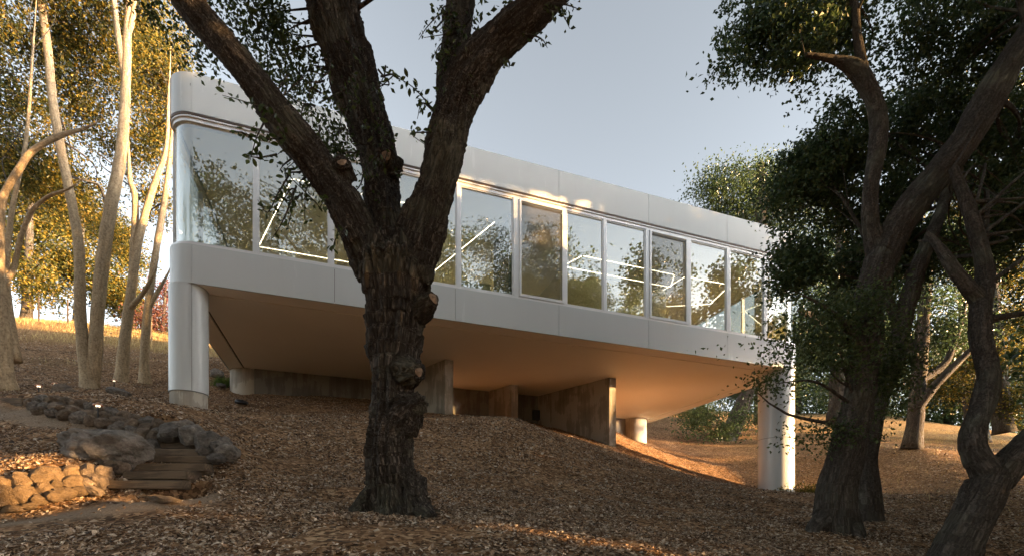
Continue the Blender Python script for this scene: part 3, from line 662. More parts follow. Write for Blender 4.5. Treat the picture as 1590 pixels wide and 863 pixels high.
for pts, nl in [([(452,230,5.5),(420,175,5.3),(380,158,5.2),(345,148,5.1)], 26), ([(440,215,5.5),(405,215,5.3),(372,205,5.2),(356,205,5.15)], 18), ([(430,240,5.4),(400,245,5.3),(380,240,5.2)], 16),
                ([(450,270,5.4),(432,300,5.3),(415,330,5.25),(400,310,5.2)], 22), ([(460,290,5.4),(445,330,5.3),(430,360,5.2),(420,372,5.2)], 22), ([(470,300,5.5),(450,312,5.4),(425,300,5.3)], 16),
                ([(410,190,5.3),(398,215,5.2),(388,250,5.2)], 16), ([(540,350,5.7),(522,370,5.6),(515,392,5.55)], 12), ([(520,300,5.7),(505,310,5.6),(495,325,5.5)], 8),
                ([(690,190,5.7),(668,165,5.6),(640,135,5.55),(603,113,5.5)], 30), ([(672,172,5.6),(655,160,5.5),(648,185,5.5)], 14), ([(690,200,5.7),(672,205,5.6),(640,208,5.55),(660,225,5.5)], 14),
                ([(720,40,5.8),(690,20,5.7),(665,40,5.6),(650,62,5.6)], 22), ([(700,80,5.8),(690,70,5.7),(692,95,5.7)], 10), ([(780,100,5.6),(790,95,5.5),(790,105,5.5)], 8),
                ([(810,50,5.5),(840,60,5.4),(850,75,5.4)], 14), ([(840,20,5.4),(870,20,5.3),(885,45,5.3)], 16), ([(850,5,5.4),(880,8,5.3),(900,15,5.25)], 10)]:
    twig(pts, int(nl * 1.35), .074)
for k in range(75):   # leafy shoots on limb B and between the limbs
    u0, y0, Y0 = [(rng.uniform(540, 605), rng.uniform(60, 330), 6.1), (rng.uniform(440, 530), rng.uniform(60, 300), 5.9), (rng.uniform(690, 730), rng.uniform(-10, 120), 5.8)][k % 3]
    twig([(u0, y0, Y0), (u0 + rng.uniform(-25, 20), y0 + rng.uniform(-10, 30), Y0 - .15), (u0 + rng.uniform(-40, 30), y0 + rng.uniform(0, 60), Y0 - .3)], 9, .06, False)
me = bpy.data.meshes.new('twigs'); me.from_pydata([tuple(x) for x in np.vstack(twv) - b0], [], twf); me.update(); attr(me, 'bark', np.vstack(twb), 'FLOAT_VECTOR')
tag(link('twigs', me, oak, M['bark_dark']), kind='stuff')
sp = np.array(spare); V, Fc = leaf_arrays(sp[:, :3], .062, .55, sp[:, 3:]); tag(link('shoot_leaves', mesh_np('shoot_leaves', V - b0, Fc), oak, M['leaf_near']), kind='stuff')
crown(oak, [pb(300,35,6.2,70,45,.7), pb(250,-20,6.0,60,50,.7), pb(420,60,6.8,80,60,.6), pb(470,140,6.8,55,70,.5), pb(505,230,6.6,40,75,.35,1.2), pb(420,10,6.6,80,40,.6), pb(690,-5,6.2,60,28,.4), pb(850,-30,5.6,60,30,.4)], 9000, .07, M['leaf_near'], sig=.13, cl=22, limbs=[la, lb, lc], ntwig=14, wmat=M['bark_dark'])
crown(oak, [(P(300,-300,5.6), (2.2, 1.6, 1.0)), (P(600,-420,6.2), (2.4, 2.2, 1.2)), (P(950,-330,5.5), (2.0, 1.6, 1.0)), (P(150,-160,5.6), (1.0, 1.2, .5)), ((-4.6, 4.5, 11.), (2., 2., 1.2)), ((-1.5, 3.4, 12.4), (2.4, 2., 1.4)), ((-6.6, 6.5, 10.2), (1.6, 1.6, .9)), ((1.2, 4., 11.4), (2., 1.6, 1.2)), ((3.6, 3., 10.2), (1.6, 1.6, 1.))], 26000, .1, M['leaf_near'], sig=.2, cl=40, limbs=[la, lb, lc, ld], ntwig=22, wmat=M['bark_dark'], name='upper_crown')

# --- right-hand oaks
def tree(name, label, base, branches, mat, group=None, fused=None, seed=0, n=12, names=None):
    b = np.array(base, float); b[2] = gz(b[0], b[1]) - .1
    root = empty(name, tuple(b), label, 'tree', group)
    if fused: fused_tree(root, branches, names or (['trunk'] + ['limb'] * (len(branches) - 1)), mat, fused, seed=seed)
    else:
        for i, s in enumerate(branches): tube_limb(root, s, 'trunk' if i == 0 else 'limb', mat, n if i == 0 else max(6, n - 4), seed + i)
    return root
def slim(c, step=.12): return skel([(u, y, Y, wd * .82) for u, y, Y, wd in c], step)
r1 = slim([(1302,838,7.2,90),(1298,800,7.2,75.6),(1302,750,7.2,66.6),(1318,690,7.25,59.4),(1334,620,7.3,54),(1342,540,7.35,50.4),(1350,470,7.4,52.2),(1366,405,7.45,52.2)])
r1a = slim([(1362,420,7.45,52),(1395,350,7.5,54),(1440,290,7.5,54),(1490,230,7.5,54),(1530,165,7.5,52),(1575,85,7.5,48),(1640,0,7.5,40),(1700,-90,7.5,30)])
r1b = slim([(1366,410,7.5,40),(1353,355,7.5,30),(1352,300,7.5,28),(1362,235,7.5,30),(1364,180,7.5,30),(1348,135,7.5,30),(1325,105,7.5,26),(1290,92,7.5,14),(1250,85,7.5,8)])
r1c = slim([(1342,118,7.5,22),(1332,60,7.5,16),(1325,0,7.5,14),(1310,-70,7.5,9)])
r1d = slim([(1345,560,7.3,30),(1310,500,7.0,14),(1270,470,6.8,8),(1230,450,6.7,4)])
rt1 = [tr_ for tr_ in (slim([(1290,800,7.2,50),(1268,818,7.1,36),(1255,836,7.05,18)]), slim([(1305,800,7.2,50),(1322,822,7.0,36),(1338,840,6.85,16)]))]
ro = tree('oak_tree', 'leaning dark oak with forked limbs and dense crown right of the house column', P(1300,825,7.2), [r1, r1a, r1b, r1c, r1d] + rt1, M['bark_grey'], fused=.02, seed=21, names=['trunk', 'limb', 'limb', 'limb', 'limb', 'root', 'root'])
crown(ro, [pb(1180,40,8.2,70,55,.8), pb(1230,85,8.2,75,65,.8), pb(1310,30,8.4,90,60,.9), pb(1430,40,8.6,110,80,1.), pb(1550,60,8.8,90,110,1.), pb(1150,85,8.0,40,22,.4), pb(1210,125,8.0,45,35,.5),
           pb(1260,-60,8.4,120,70,1.), pb(1500,-80,8.6,160,80,1.2), pb(1460,150,9.6,90,60,.8), pb(1560,260,9.8,70,90,.8)], 66000, .084, M['leaf_dark'], sig=.13, cl=36, limbs=[r1a, r1b, r1c], ntwig=34, wmat=M['bark_grey'])
crown(ro, [pb(1290,560,7.0,75,70,.5), pb(1330,500,7.2,60,70,.5), pb(1250,610,6.8,60,55,.4), pb(1205,540,6.6,40,40,.25), pb(1150,535,6.5,45,14,.15), pb(1360,600,7.4,40,80,.4), pb(1300,660,7.1,35,40,.3), pb(1195,590,6.6,26,40,.3), pb(1235,655,6.7,34,40,.3), pb(1390,560,7.4,40,60,.4), pb(1270,490,6.9,50,40,.3)], 17000, .055, M['leaf_mid'], sig=.15, cl=18, limbs=[r1, r1d], ntwig=30, wmat=M['bark_grey'], name='lower_sprays')
crown(ro, [((7.2, 5.6, 12.2), (1.9, 1.5, 1.5)), ((9.2, 4.8, 13.6), (1.8, 1.5, 1.4)), ((10.6, 5.6, 11.), (1.5, 1.2, 1.2)), ((8.2, 6.0, 14.4), (1.3, 1.0, 1.0)), ((5.2, 5.0, 13.6), (1.4, 1.4, 1.2)), ((11.4, 4.2, 13.2), (1.4, 1.2, 1.2)), ((6.2, 4.2, 12.6), (1.2, 1.2, 1.1))], 22000, .1, M['leaf_dark'], sig=.2, cl=36, limbs=[r1a, r1c], ntwig=24, wmat=M['bark_grey'], name='upper_crown')
r2 = slim([(1349,830,8.3,59.5),(1349,790,8.3,47.6),(1344,720,8.35,39.1),(1354,650,8.4,35.7),(1376,590,8.5,34),(1396,530,8.6,32.3),(1409,470,8.7,30.6),(1432,400,8.8,27.2),(1464,320,9.,20.4),(1484,230,9.2,13.6)])
r2b = slim([(1399,520,8.6,22),(1374,450,8.8,14),(1349,380,9.0,10),(1304,300,9.2,6)])
ro2 = tree('oak_tree', 'slimmer oak trunk with sunlit edge just behind the leaning oak', P(1345,815,8.3), [r2, r2b], M['bark_grey'], fused=.022, seed=31)
crown(ro2, [pb(1290,235,10.,70,60,1.), pb(1240,290,10.,55,50,.8), pb(1330,330,10.2,80,80,1.), pb(1225,370,9.6,35,55,.5), pb(1250,430,9.4,50,50,.6), pb(1320,430,9.6,60,50,.7), pb(1420,230,10.4,100,90,1.), pb(1500,190,10.4,90,60,1.), pb(1230,220,10.,25,30,.4), pb(1420,400,10.4,60,60,.8)], 84000, .084, M['leaf_dark'], sig=.13, cl=36, limbs=[r2, r2b], ntwig=34, wmat=M['bark_grey'])
r3 = skel([(1462,900,6.0,72.96),(1488,850,6.0,63.84),(1512,800,6.0,56.24),(1536,752,6.0,53.2),(1548,728,6.0,45.6)])
r3a = skel([(1540,745,6.0,51),(1516,710,6.05,37.4),(1511,675,6.1,34),(1525,630,6.2,32.3),(1535,585,6.3,30.6),(1524,530,6.4,27.2),(1524,470,6.5,28.9),(1530,420,6.6,25.5),(1510,340,6.7,18.7),(1480,260,6.8,11.9)])
r3b = skel([(1540,748,6.0,51.2),(1572,712,5.95,41.6),(1610,676,5.9,38.4),(1680,620,5.8,32)])
r3c = skel([(1524,470,6.5,26),(1490,430,6.5,18),(1462,390,6.6,14),(1440,360,6.7,8)])
r3d = skel([(1527,500,6.4,14),(1560,490,6.4,10),(1600,485,6.4,7)])
ro3 = tree('oak_tree', 'rough forked oak trunk leaning in from the lower right corner', P(1475,880,6.0), [r3, r3a, r3b, r3c, r3d], M['bark_grey'], fused=.018, seed=41)
crown(ro3, [pb(1540,380,8.6,60,60,.7), pb(1570,470,8.4,40,30,.4), pb(1500,300,8.8,70,40,.7), pb(1590,330,8.2,50,60,.5)], 16000, .065, M['leaf_dark'], sig=.14, cl=30, limbs=[r3a, r3c, r3d], ntwig=30, wmat=M['bark_grey'])

# --- trees beyond the house, right
def far_tree(name, label, u, y, Y, h, wpx, blobs, n, L, lm, bm_, lean=0, group=None, seed=0, extra=()):
    top = [(u, y, Y, wpx * 1.25), (u + lean * .2, y - h * .12, Y, wpx), (u + lean * .55, y - h * .5, Y, wpx * .8), (u + lean, y - h, Y, wpx * .4)]
    br = [skel(top, .4)] + [skel(e, .3) for e in extra]
    rt = tree(name, label, P(u, y, Y), br, bm_, group, seed=seed, n=12)
    crown(rt, blobs, int(n * 1.9), L * 1.12, lm, sig=.3 * Y / 20, cl=36, limbs=br, ntwig=14, wmat=bm_); return rt
far_tree('oak_tree', 'pale straight oak standing alone on the slope between the right trunks', 1415,698,19.,340,23, [pb(1430,450,19.5,70,70,1.5), pb(1480,520,19.5,70,40,1.5), pb(1400,380,20,70,60,1.6), pb(1500,400,20,60,60,1.5)], 14000, .11, M['leaf_dark'], M['bark_grey'], 30,
         seed=3, extra=[[(1418,640,19,18),(1450,600,18.6,14),(1495,555,18.3,10),(1530,520,18,6)], [(1424,560,19,18),(1405,520,19.2,12),(1385,480,19.4,7)], [(1424,590,19,16),(1470,560,19.,10),(1500,470,19.,6)]])
far_tree('oak_tree', 'stout low oak seen under the right end of the house', 1122,690,27.,110,30, [pb(1110,672,25.5,26,12,1.), pb(1085,635,26.,30,24,1.), pb(1150,610,28.5,40,40,1.5), pb(1165,655,26.,22,22,.8), pb(1125,560,28,50,30,1.6), pb(1200,600,30,40,40,1.5), pb(1085,650,25.5,34,24,1.2), pb(1140,655,25.5,26,16,1.)], 13000, .12, M['leaf_mid'], M['bark_grey'], 50, seed=5)
far_tree('oak_tree', 'broad oak whose crown shows above the right end of the roof', 1190,655,30.,400,30, [pb(1110,295,30,45,32,1.8), pb(1160,300,30.5,60,42,2.), pb(1200,280,31,50,40,2.), pb(1230,330,31,60,60,2.), pb(1150,345,31,60,40,2.), pb(1260,420,31,50,60,2.)], 22000, .14, M['leaf_mid'], M['bark_grey'], -10, seed=6)
far_tree('oak_tree', 'golden lit tree glimpsed through the gap behind the leaning limb', 1520,690,27.,340,26, [pb(1500,310,27,60,35,1.6), pb(1470,350,27.5,40,36,1.5), pb(1540,360,28,60,50,1.6), pb(1560,430,28,60,50,1.6)], 14000, .13, M['leaf_gold'], M['bark_grey'], -30, seed=7)
far_tree('oak_tree', 'shaded oak with low spreading boughs at the far right', 1560,672,24.,260,24, [pb(1540,560,24,60,40,1.6), pb(1590,500,24,60,60,1.6), pb(1500,600,25,50,26,1.4), pb(1450,590,26,36,22,1.2), pb(1600,620,23,40,40,1.2)], 12000, .12, M['leaf_gold'], M['bark_grey'], -20, seed=8)
far_tree('oak_tree', 'dim oak in the gap between the house corner and the leaning oak', 1300,655,26.,330,24, [pb(1290,480,26,50,50,1.6), pb(1270,540,25.5,40,40,1.4), pb(1320,600,27,40,26,1.4), pb(1380,540,28,30,40,1.2), pb(1310,400,27,60,50,1.6)], 11000, .125, M['leaf_dark'], M['bark_grey'], 6, seed=9,
         extra=[[(1300,560,26,14),(1270,500,25,12),(1240,480,24.5,8)]])

for (u, y, Y, h, lab, sd) in [(1235,640,40,170,'distant oak low between the house corner and the leaning trunks',11),(1370,655,42,190,'distant dark oak seen through the fork of the right trunks',12),(1470,662,38,150,'distant round oak left of the forked corner trunk',13),(1575,668,36,190,'distant oak at the right edge beyond the slope',14),(1310,650,46,150,'far low oak on the skyline behind the lower sprays',15)]:
    far_tree('oak_tree', lab, u, y, Y, h, 14, [pb(u-20, y-h*.75, Y, 40, 36, 2.5), pb(u+24, y-h*.6, Y, 36, 40, 2.5), pb(u, y-h*.35, Y, 50, 30, 2.5), pb(u-40, y-h*.3, Y, 26, 24, 2.), pb(u, y-16, Y, 70, 20, 2.5)], 11000, .2, M['leaf_dark'], M['bark_grey'], 10, 'distant oaks on the right skyline', sd)
# --- left-hand pale-stemmed oaks
_sk = skel
def thin(c, step=.12):
    (u0, y0, Y0, w0), (u1, y1, Y1, w1) = c[-2], c[-1]; c = list(c) + [(u1 + (u1 - u0) * .5, y1 + (y1 - y0) * .5 - 4, Y1, w1 * .4), (u1 + (u1 - u0) * .8, y1 + (y1 - y0) * .9 - 10, Y1, w1 * .12)]
    return _sk([(u, y, Y, wd * .66) for u, y, Y, wd in c], step)
LG = 'pale trunked oaks left of the house'
l1 = thin([(8,612,11.3,54.4),(6,575,11.3,37.4),(4,520,11.3,28.9),(2,440,11.3,17.36),(0,380,11.3,16.12),(4,310,11.3,14.88),(30,262,11.3,13.64),(50,235,11.4,12.4),(90,212,11.5,11.16),(130,200,11.6,6.2)])
l1b = thin([(2,440,11.3,14.88),(20,420,11.9,11.16),(32,370,11.8,9.92),(48,330,11.7,9.3),(75,305,11.6,7.44),(105,294,11.5,4.96)]); l1c = thin([(22,560,11.7,30.6),(14,480,11.8,14.88),(10,420,11.8,12.4),(18,330,11.9,9.92),(40,220,12.0,7.44),(50,90,12.1,4.96)])
t1 = tree('pale_oak_tree', 'stout pale trunk at the left edge with boughs bending to the right', P(8,604,11.3), [l1, l1b, l1c], M['bark_pale'], LG, seed=51, n=18)
l2 = thin([(140,612,14,46),(136,590,14,32),(128,530,14,24),(124,460,14,22),(122,380,14,20),(110,310,14,19),(92,220,14,18),(80,140,14,17),(72,60,14,16),(60,-10,14,14),(40,-110,14,10)])
l2b = thin([(142,600,14.1,30),(148,550,14.1,28),(152,480,14.1,27),(160,400,14.1,27),(172,320,14.1,25),(186,250,14.1,23),(193,180,14.1,21),(196,110,14.1,18),(198,50,14.1,16),(205,-40,14.1,10)])
l2c = thin([(193,120,14.1,14),(185,70,14.,13),(178,10,13.9,11),(168,-60,13.9,8)]); l2d = thin([(196,60,14.1,12),(206,30,14.1,10),(212,-40,14.2,7)])
t2 = tree('pale_oak_tree', 'tall twin stemmed pale oak in the middle of the left group', P(140,603,14), [l2, l2b, l2c, l2d], M['bark_pale'], LG, seed=55, n=18)
l3 = thin([(188,600,16,36),(190,570,16,26),(196,510,16,22),(204,450,16,20),(212,390,16,17),(226,330,16,15),(242,280,16,13),(258,230,16,9),(262,150,16,6)]); l3b = thin([(205,440,16,17),(208,380,16,15),(210,310,16,13),(202,280,16,10),(200,240,16,6)])
l3c = thin([(200,480,16,14),(222,455,15.8,10),(236,430,15.6,7)])
t3 = tree('pale_oak_tree', 'slim pale oak forking at mid height near the house', P(188,592,16), [l3, l3b, l3c], M['bark_pale'], LG, seed=59, n=16)
l4 = thin([(226,604,17,34),(224,570,17,20),(226,520,17,18),(232,460,17,16),(242,390,17,14),(254,320,17,13),(262,260,17,10),(270,180,17,6)]); l4b = thin([(230,480,17,10),(246,450,17,8),(258,430,17,5)])
t4 = tree('pale_oak_tree', 'thin pale oak closest to the house corner', P(226,598,17), [l4, l4b], M['bark_pale'], LG, seed=62, n=14)
crown(t1, [pb(20,60,14,60,60,1.2), pb(20,170,15,60,60,1.4), pb(80,280,15.5,50,40,1.2), pb(10,250,14.5,40,50,1.), pb(30,-60,13.5,110,60,1.4)], 38000, .095, M['leaf_gold'], sig=.26, cl=36, limbs=[l1, l1b, l1c], ntwig=20, wmat=M['bark_grey'])
crown(t2, [pb(110,70,15.5,60,55,1.2), pb(160,50,15,60,60,1.2), pb(130,170,17,60,60,1.4), pb(200,20,14.5,60,40,1.), pb(150,-70,14,110,60,1.5), pb(110,300,18,60,50,1.4)], 46000, .095, M['leaf_gold'], sig=.26, cl=36, limbs=[l2, l2b, l2c, l2d], ntwig=20, wmat=M['bark_grey'])
crown(t3, [pb(220,150,17.5,40,50,1.2), pb(235,220,17.5,30,40,1.), pb(200,230,18,36,40,1.1), pb(180,370,20,30,30,1.), pb(230,90,17,50,40,1.2)], 22000, .1, M['leaf_gold'], sig=.28, cl=34, limbs=[l3, l3b], ntwig=20, wmat=M['bark_grey'])
crown(t4, [pb(255,200,18,28,50,1.), pb(245,320,18.5,18,30,.8), pb(262,130,18,30,30,1.), pb(240,60,18,50,40,1.)], 14000, .1, M['leaf_gold'], sig=.28, cl=34, limbs=[l4], ntwig=20, wmat=M['bark_grey'])
def bushy(name, label, cat, u, y, Y, blobs, n, L, lm, h=90, wpx=10, group=None, seed=0):
    rt = far_tree(name, label, u, y, Y, h, wpx, blobs, n, L, lm, M['bark_grey'], 8, group, seed); rt['category'] = cat; return rt
bushy('oak_tree', 'golden bushy oak at the crest behind the left edge trunk', 'tree', 40,500,27, [pb(20,390,28,50,55,2.), pb(60,440,27,44,46,1.8), pb(0,300,29,60,60,2.2), pb(70,350,29,50,46,2.)], 14000, .14, M['leaf_gold'], 200, 14, seed=71)
bushy('oak_tree', 'dark leaved oak filling the crest between the left stems', 'tree', 120,505,29, [pb(110,410,29,44,56,2.), pb(100,330,30,50,50,2.), pb(175,440,29,28,40,1.6), pb(165,350,31,30,36,1.6)], 13000, .15, M['leaf_gold'], 190, 12, seed=72)
bushy('oak_tree', 'loose crowned oak near the bright gap beside the house', 'tree', 205,512,30, [pb(190,470,30,26,30,1.6), pb(225,485,30,20,22,1.3), pb(200,400,31,20,26,1.3)], 6000, .14, M['leaf_gold'], 120, 8, seed=73)
bushy('plum_tree', 'reddish leaved small tree against the sky beside the white column', 'tree', 250,528,27, [pb(250,480,27,14,22,.9), pb(262,455,27.5,10,14,.7), pb(240,505,27,18,12,.9)], 2600, .11, M['leaf_red'], 90, 5, seed=74)
bushy('green_shrub', 'rounded green shrub on the crest by the fence', 'shrub', 285,532,28, [pb(270,520,28,14,11,.8), pb(300,525,28,24,12,1.)], 2500, .1, M['leaf_gold'], 20, 4, seed=75)

# --- the oak wood outside the frame, right and behind: mirrored in the glass, its crowns placed and cut to shape the sunlight
def woodland():
    D, E_ = np.array((.975, -.222)), np.array((.222, .975)); tn = math.tan(SUN_EL)
    # x, y, crown middle above eye level, crown radius, half height
    spots = [(15.5,-1.5,3.2,3.6,4.6),(17,2.5,4.4,3.6,5.4),(16.5,6.5,5.2,3.4,5.6),(18,9.8,5.4,3.2,5.6),(16.5,12.2,5.8,2.4,5.6),(22,1.4,4.6,3.8,5.6),(24,4.,5.2,4.,6.),(23.5,8,5.8,3.6,5.8),(30,1,4.6,4.4,6.2),(31,6,6.,4.,6.),
             (15.8,4.4,.8,2.6,2.6),(16.2,9,1.2,2.6,2.8),(19.5,-2.6,.2,2.8,2.8),(20,6,.6,3.,2.8),(21,11,1.4,2.4,2.6),(46,16,4.,4.5,5.5),(40,20,4.0,3.6,5.5),(36,17.5,3.,2.6,4.2),(42,26,4.,4.,5.),
             (8,-7,9.,4.2,8.),(14,-9,11.,4.6,9.),(19,-5,10.,4.2,8.),(1,-8,7.,3.8,7.5),(-5,-6,7.,3.6,7.),(-11,-5,7.,3.6,7.),(25,-9,11.,4.6,8.),(20,8.5,9.,3.2,3.4),(23,5.4,9.,3.4,3.6),(18,5.,8.6,2.8,3.4),(27,9.,8.6,3.4,3.4),(34,24,4.,4.,4.6),(52,12,4.,5.,5.),(14.6,11.8,8.5,2.4,5.5),(15.2,8.6,10.5,2.6,5.),(19,5.2,12.5,2.6,4.5),(13.4,7.,9.,2.2,6.),(12.5,3.5,10.,2.6,6.5),(9.5,1.5,12.5,2.6,5.),(6.5,0,13.,2.6,5.),(3.5,-1.5,12.5,2.6,5.5),(0,-3,11.5,2.8,5.5),(-4,-2,11.,2.8,5.5),(-8,-1,10.,2.8,5.5),(17.5,12.7,8.,2.4,4.5),(26,11.2,7.5,2.4,4.),(18,-3.6,5.,3.4,5.),(15,2.8,6.,2.6,3.5),(27,2,8.,3.,4.),(21,13.2,6.,2.2,5.),(28,11.5,6.5,2.4,4.5),(-17,0,9.,3.5,7.),(-14,-8,8,4,7),(16,2.05,3.4,2.2,3.4),(20,1.2,4.6,2.4,3.6),(18.5,2.4,7.,2.,2.5),(18,-.6,.2,1.7,1.5),(16.5,.9,.1,1.8,1.4),(20.5,-.3,.4,1.6,1.3)] + [(21 + 1.5 * (k % 3), (9.2 + k * .95 - .222 * (21 + 1.5 * (k % 3))) / .975, 10.3, 1.3, 1.9) for k in range(10)]
    V, Fc, mi, n0 = [], [], [], 0
    def put(v, f, k):
        nonlocal n0
        V.append(v); Fc.append(f + n0); mi.append(np.full(len(f), k)); n0 += len(v)
    def tri(f): return np.array([t for q in f for t in ([q] if len(q) == 3 else [(q[0], q[1], q[2]), (q[0], q[2], q[3])])])
    for (x, y, hc, rx, rz) in spots:
        z = gz(x, y); lean = rng.uniform(-1, 1, 2); hh = hc + rz * .5 - z; tk = min(1., rz / 5)
        b = catmull(np.array([[x, y, z - .2, .36 * tk], [x + lean[0] * .3, y + lean[1] * .3, z + hh * .25, .27 * tk], [x + lean[0], y + lean[1], z + hh * .6, .18 * tk], [x + lean[0] * 1.3, y + lean[1] * 1.3, z + hh, .05]]), .4)
        v, f = tube_np(b[:, :3], b[:, 3], 10); put(v, tri(f), 0)
        bl = [((x + lean[0] * .6 + rng.uniform(-1, 1) * rx * .62, y + lean[1] * .6 + rng.uniform(-1, 1) * rx * .62, hc + (k - 5.5) / 5.5 * rz * .8), (rx * .5, rx * .5, rz * .22)) for k in range(12)]
        c, cc = blob_points(bl, int(2400 * rx * rz / 3), 34, .3)
        P_, Q_ = c[:, :2] @ E_, c[:, 2] - tn * (c[:, :2] @ D)
        gap = ((P_ > 16.7) & (P_ < 22.5) & (Q_ < 5.3)) | ((P_ > 22.5) & (perlin(np.stack([P_ * .8, Q_ * 1.6, P_ * 0], 1), 77) > .12)) | ((P_ > 3.3) & (P_ < 4.6) & (Q_ > .56) & (Q_ < 1.45)) | ((P_ > 4.25) & (P_ < 4.65) & (Q_ < .12)) | ((P_ > 10.4) & (P_ < 14.5) & (Q_ > 8.) & (Q_ < 9.6)) | ((P_ > 11.2) & (P_ < 13.2) & (Q_ > 11.)) | ((P_ > 7.9) & (P_ < 8.85) & (Q_ > 6.8))  # leaves removed along sun lanes so light reaches chosen spots
        c = c[~gap | (c[:, 0] < 13)]
        v, f = leaf_arrays(c, .19, .62); put(v, f, 1)
        for p in cc[:24]:
            pp, pq = p[:2] @ E_, p[2] - tn * (p[:2] @ D)
            if (3. < pp < 4.9 and pq < 1.9) or (16.5 < pp < 27 and pq < 5.6): continue
            k = np.abs(b[:, 2] - (p[2] - .8)).argmin(); bb = catmull(np.array([[*b[k, :3], .06], [*(b[k, :3] * .5 + p * .5 + (0, 0, .3)), .035], [*p, .01]]), .4); v2, f2 = tube_np(bb[:, :3], bb[:, 3], 5); put(v2, tri(f2), 0)
    V = np.vstack(V); me = mesh_np('shading_oak_wood', V, np.vstack(Fc), False, np.concatenate(mi)); attr(me, 'bark', V * (.5, .5, .5), 'FLOAT_VECTOR')
    o = link('shading_oak_wood', me, None, [M['bark_grey'], M['leaf_dark']]); tag(o, 'unseen oak wood beyond the right edge, shaped to screen the sun, mirrored in the house windows', None, None, 'stuff')
woodland()

# ------------------------------------------------------------------ stones, steps, walls
def stone_mesh(seed, sub=3, rough=.22, facet=.5):
    bm = bmesh.new(); bmesh.ops.create_icosphere(bm, subdivisions=sub, radius=.5)
    co = np.array([v.co[:] for v in bm.verts]); d = co / np.linalg.norm(co, axis=1)[:, None]
    r2 = np.random.default_rng(seed); pl = r2.normal(size=(11, 3)); pl /= np.linalg.norm(pl, axis=1)[:, None]; off = r2.uniform(.34, .5, 11)
    dots = d @ pl.T; lim = np.where(dots > .05, off / np.maximum(dots, .05), 9).min(1); rad = np.minimum(.52, lim) * facet + .5 * (1 - facet)
    rad = rad * (1 + rough * fbm(d * 1.6 + seed * 3.1, 4, seed)); co = d * rad[:, None]
    for v, c in zip(bm.verts, co): v.co = c
    me = bpy.data.meshes.new('stone'); bm.to_mesh(me); bm.free(); me.polygons.foreach_set('use_smooth', [True] * len(me.polygons)); me.set_sharp_from_angle(angle=R(22)); return me
SM_ = {k: [stone_mesh(s + 10 * q, 3, (.2 if k != 'rocktan' else .14), (.9 if k != 'rocktan' else .72)) for s in range(8)] for q, k in enumerate(('rock', 'rocktan', 'rockgrey'))}
for k, L in SM_.items():
    for m_ in L: m_.materials.append(M[k])
def stone(parent, kind, u, y, Y, wpx, hpx, dep=None, name='stone', rz=None):
    p = P(u, y, Y) * .978; off = np.array(parent.location) if parent else 0
    o = bpy.data.objects.new(name, random.choice(SM_[kind])); col.objects.link(o); o.parent = parent
    o.location = p - off; wx, wz = wpx / F * Y, hpx / F * Y
    o.scale = (wx * 1.12, (dep or (wx + wz) * .55), wz * 1.15); o.rotation_euler = (random.uniform(-.25, .25), random.uniform(-.3, .3), rz if rz is not None else random.uniform(-.4, .4))
    return o
lw = empty('stone_wall', tuple(P(90, 780, 5.6)), 'low dry stone wall of rounded tan stones lit by sun below the boulder', 'stone wall')
for a in [(12,762,5.42,30,34),(30,742,5.5,0,0)]: pass
for (u, y, Y, wd, h) in [(12,772,5.38,34,36),(10,754,5.46,26,28),(33,747,5.52,34,26),(40,767,5.45,34,26),(75,743,5.65,50,34),(70,760,5.55,26,22),(88,752,5.62,20,18),(60,775,5.46,24,16),(84,770,5.52,26,16),
                         (113,735,5.78,26,24),(116,750,5.74,34,24),(100,766,5.6,36,18),(137,732,5.86,24,24),(159,733,5.92,26,20),(150,747,5.86,30,22),(135,752,5.8,24,20),(166,739,5.98,18,16),(172,722,6.1,20,14),(186,726,6.25,26,18),
                         (122,762,5.68,28,14),(145,762,5.74,30,12),(-14,768,5.36,30,40),(-12,748,5.45,26,22),(45,785,5.4,26,10),(20,790,5.33,30,12)]:
    stone(lw, 'rocktan' if u < 130 else 'rock', u, y, Y, wd, h)
uw = empty('stone_wall', tuple(P(150, 650, 7.7)), 'long dark dry stone wall curving above the sandy path to the timber steps', 'stone wall')
top = [(36,628,8.1),(60,621,8.15),(100,623,7.92),(150,633,7.82),(200,647,7.72),(250,660,7.52)]; bot = [(36,642,7.85),(60,641,7.8),(100,646,7.62),(150,657,7.52),(200,670,7.42),(250,682,7.36)]
for row, fr in enumerate((.95, .5, .08)):
    u = 40 + row * 6
    while u < 238:
        wd = random.uniform(15, 27); uu = u + wd / 2
        a = [np.interp(uu, [q[0] for q in top], [q[k] for q in top]) for k in (1, 2)]; b = [np.interp(uu, [q[0] for q in bot], [q[k] for q in bot]) for k in (1, 2)]
        y = b[0] + (a[0] - b[0]) * fr + random.uniform(-1, 1); Y = b[1] + (a[1] - b[1]) * fr
        stone(uw, 'rock' if random.random() < .7 else 'rockgrey', uu, y, Y, wd * 1.04, random.uniform(14, 19)); u += wd * .93
for (u, y, Y, wd, h) in [(268,672,7.4,40,30),(300,676,7.3,40,32),(287,664,7.5,40,22),(324,686,7.15,40,30),(344,692,7.1,32,26),(352,703,6.95,34,26),(318,702,7.0,24,18),(338,712,6.8,24,16),(236,695,7.2,16,26)]:
    stone(uw, 'rockgrey', u, y, Y, wd, h)
def lone(name, label, cat, me_args, u, y, Y, wpx, hpx, mat, rz=0., dep=None, group=None, bury=.2):
    me = stone_mesh(*me_args); me.materials.append(mat); o = bpy.data.objects.new(name, me); col.objects.link(o)
    o.location = P(u, y, Y); o.scale = (wpx / F * Y * 1.1, dep or wpx / F * Y * .75, hpx / F * Y * 1.15); o.rotation_euler = (.08, .16, rz); tag(o, label, cat, group); return o
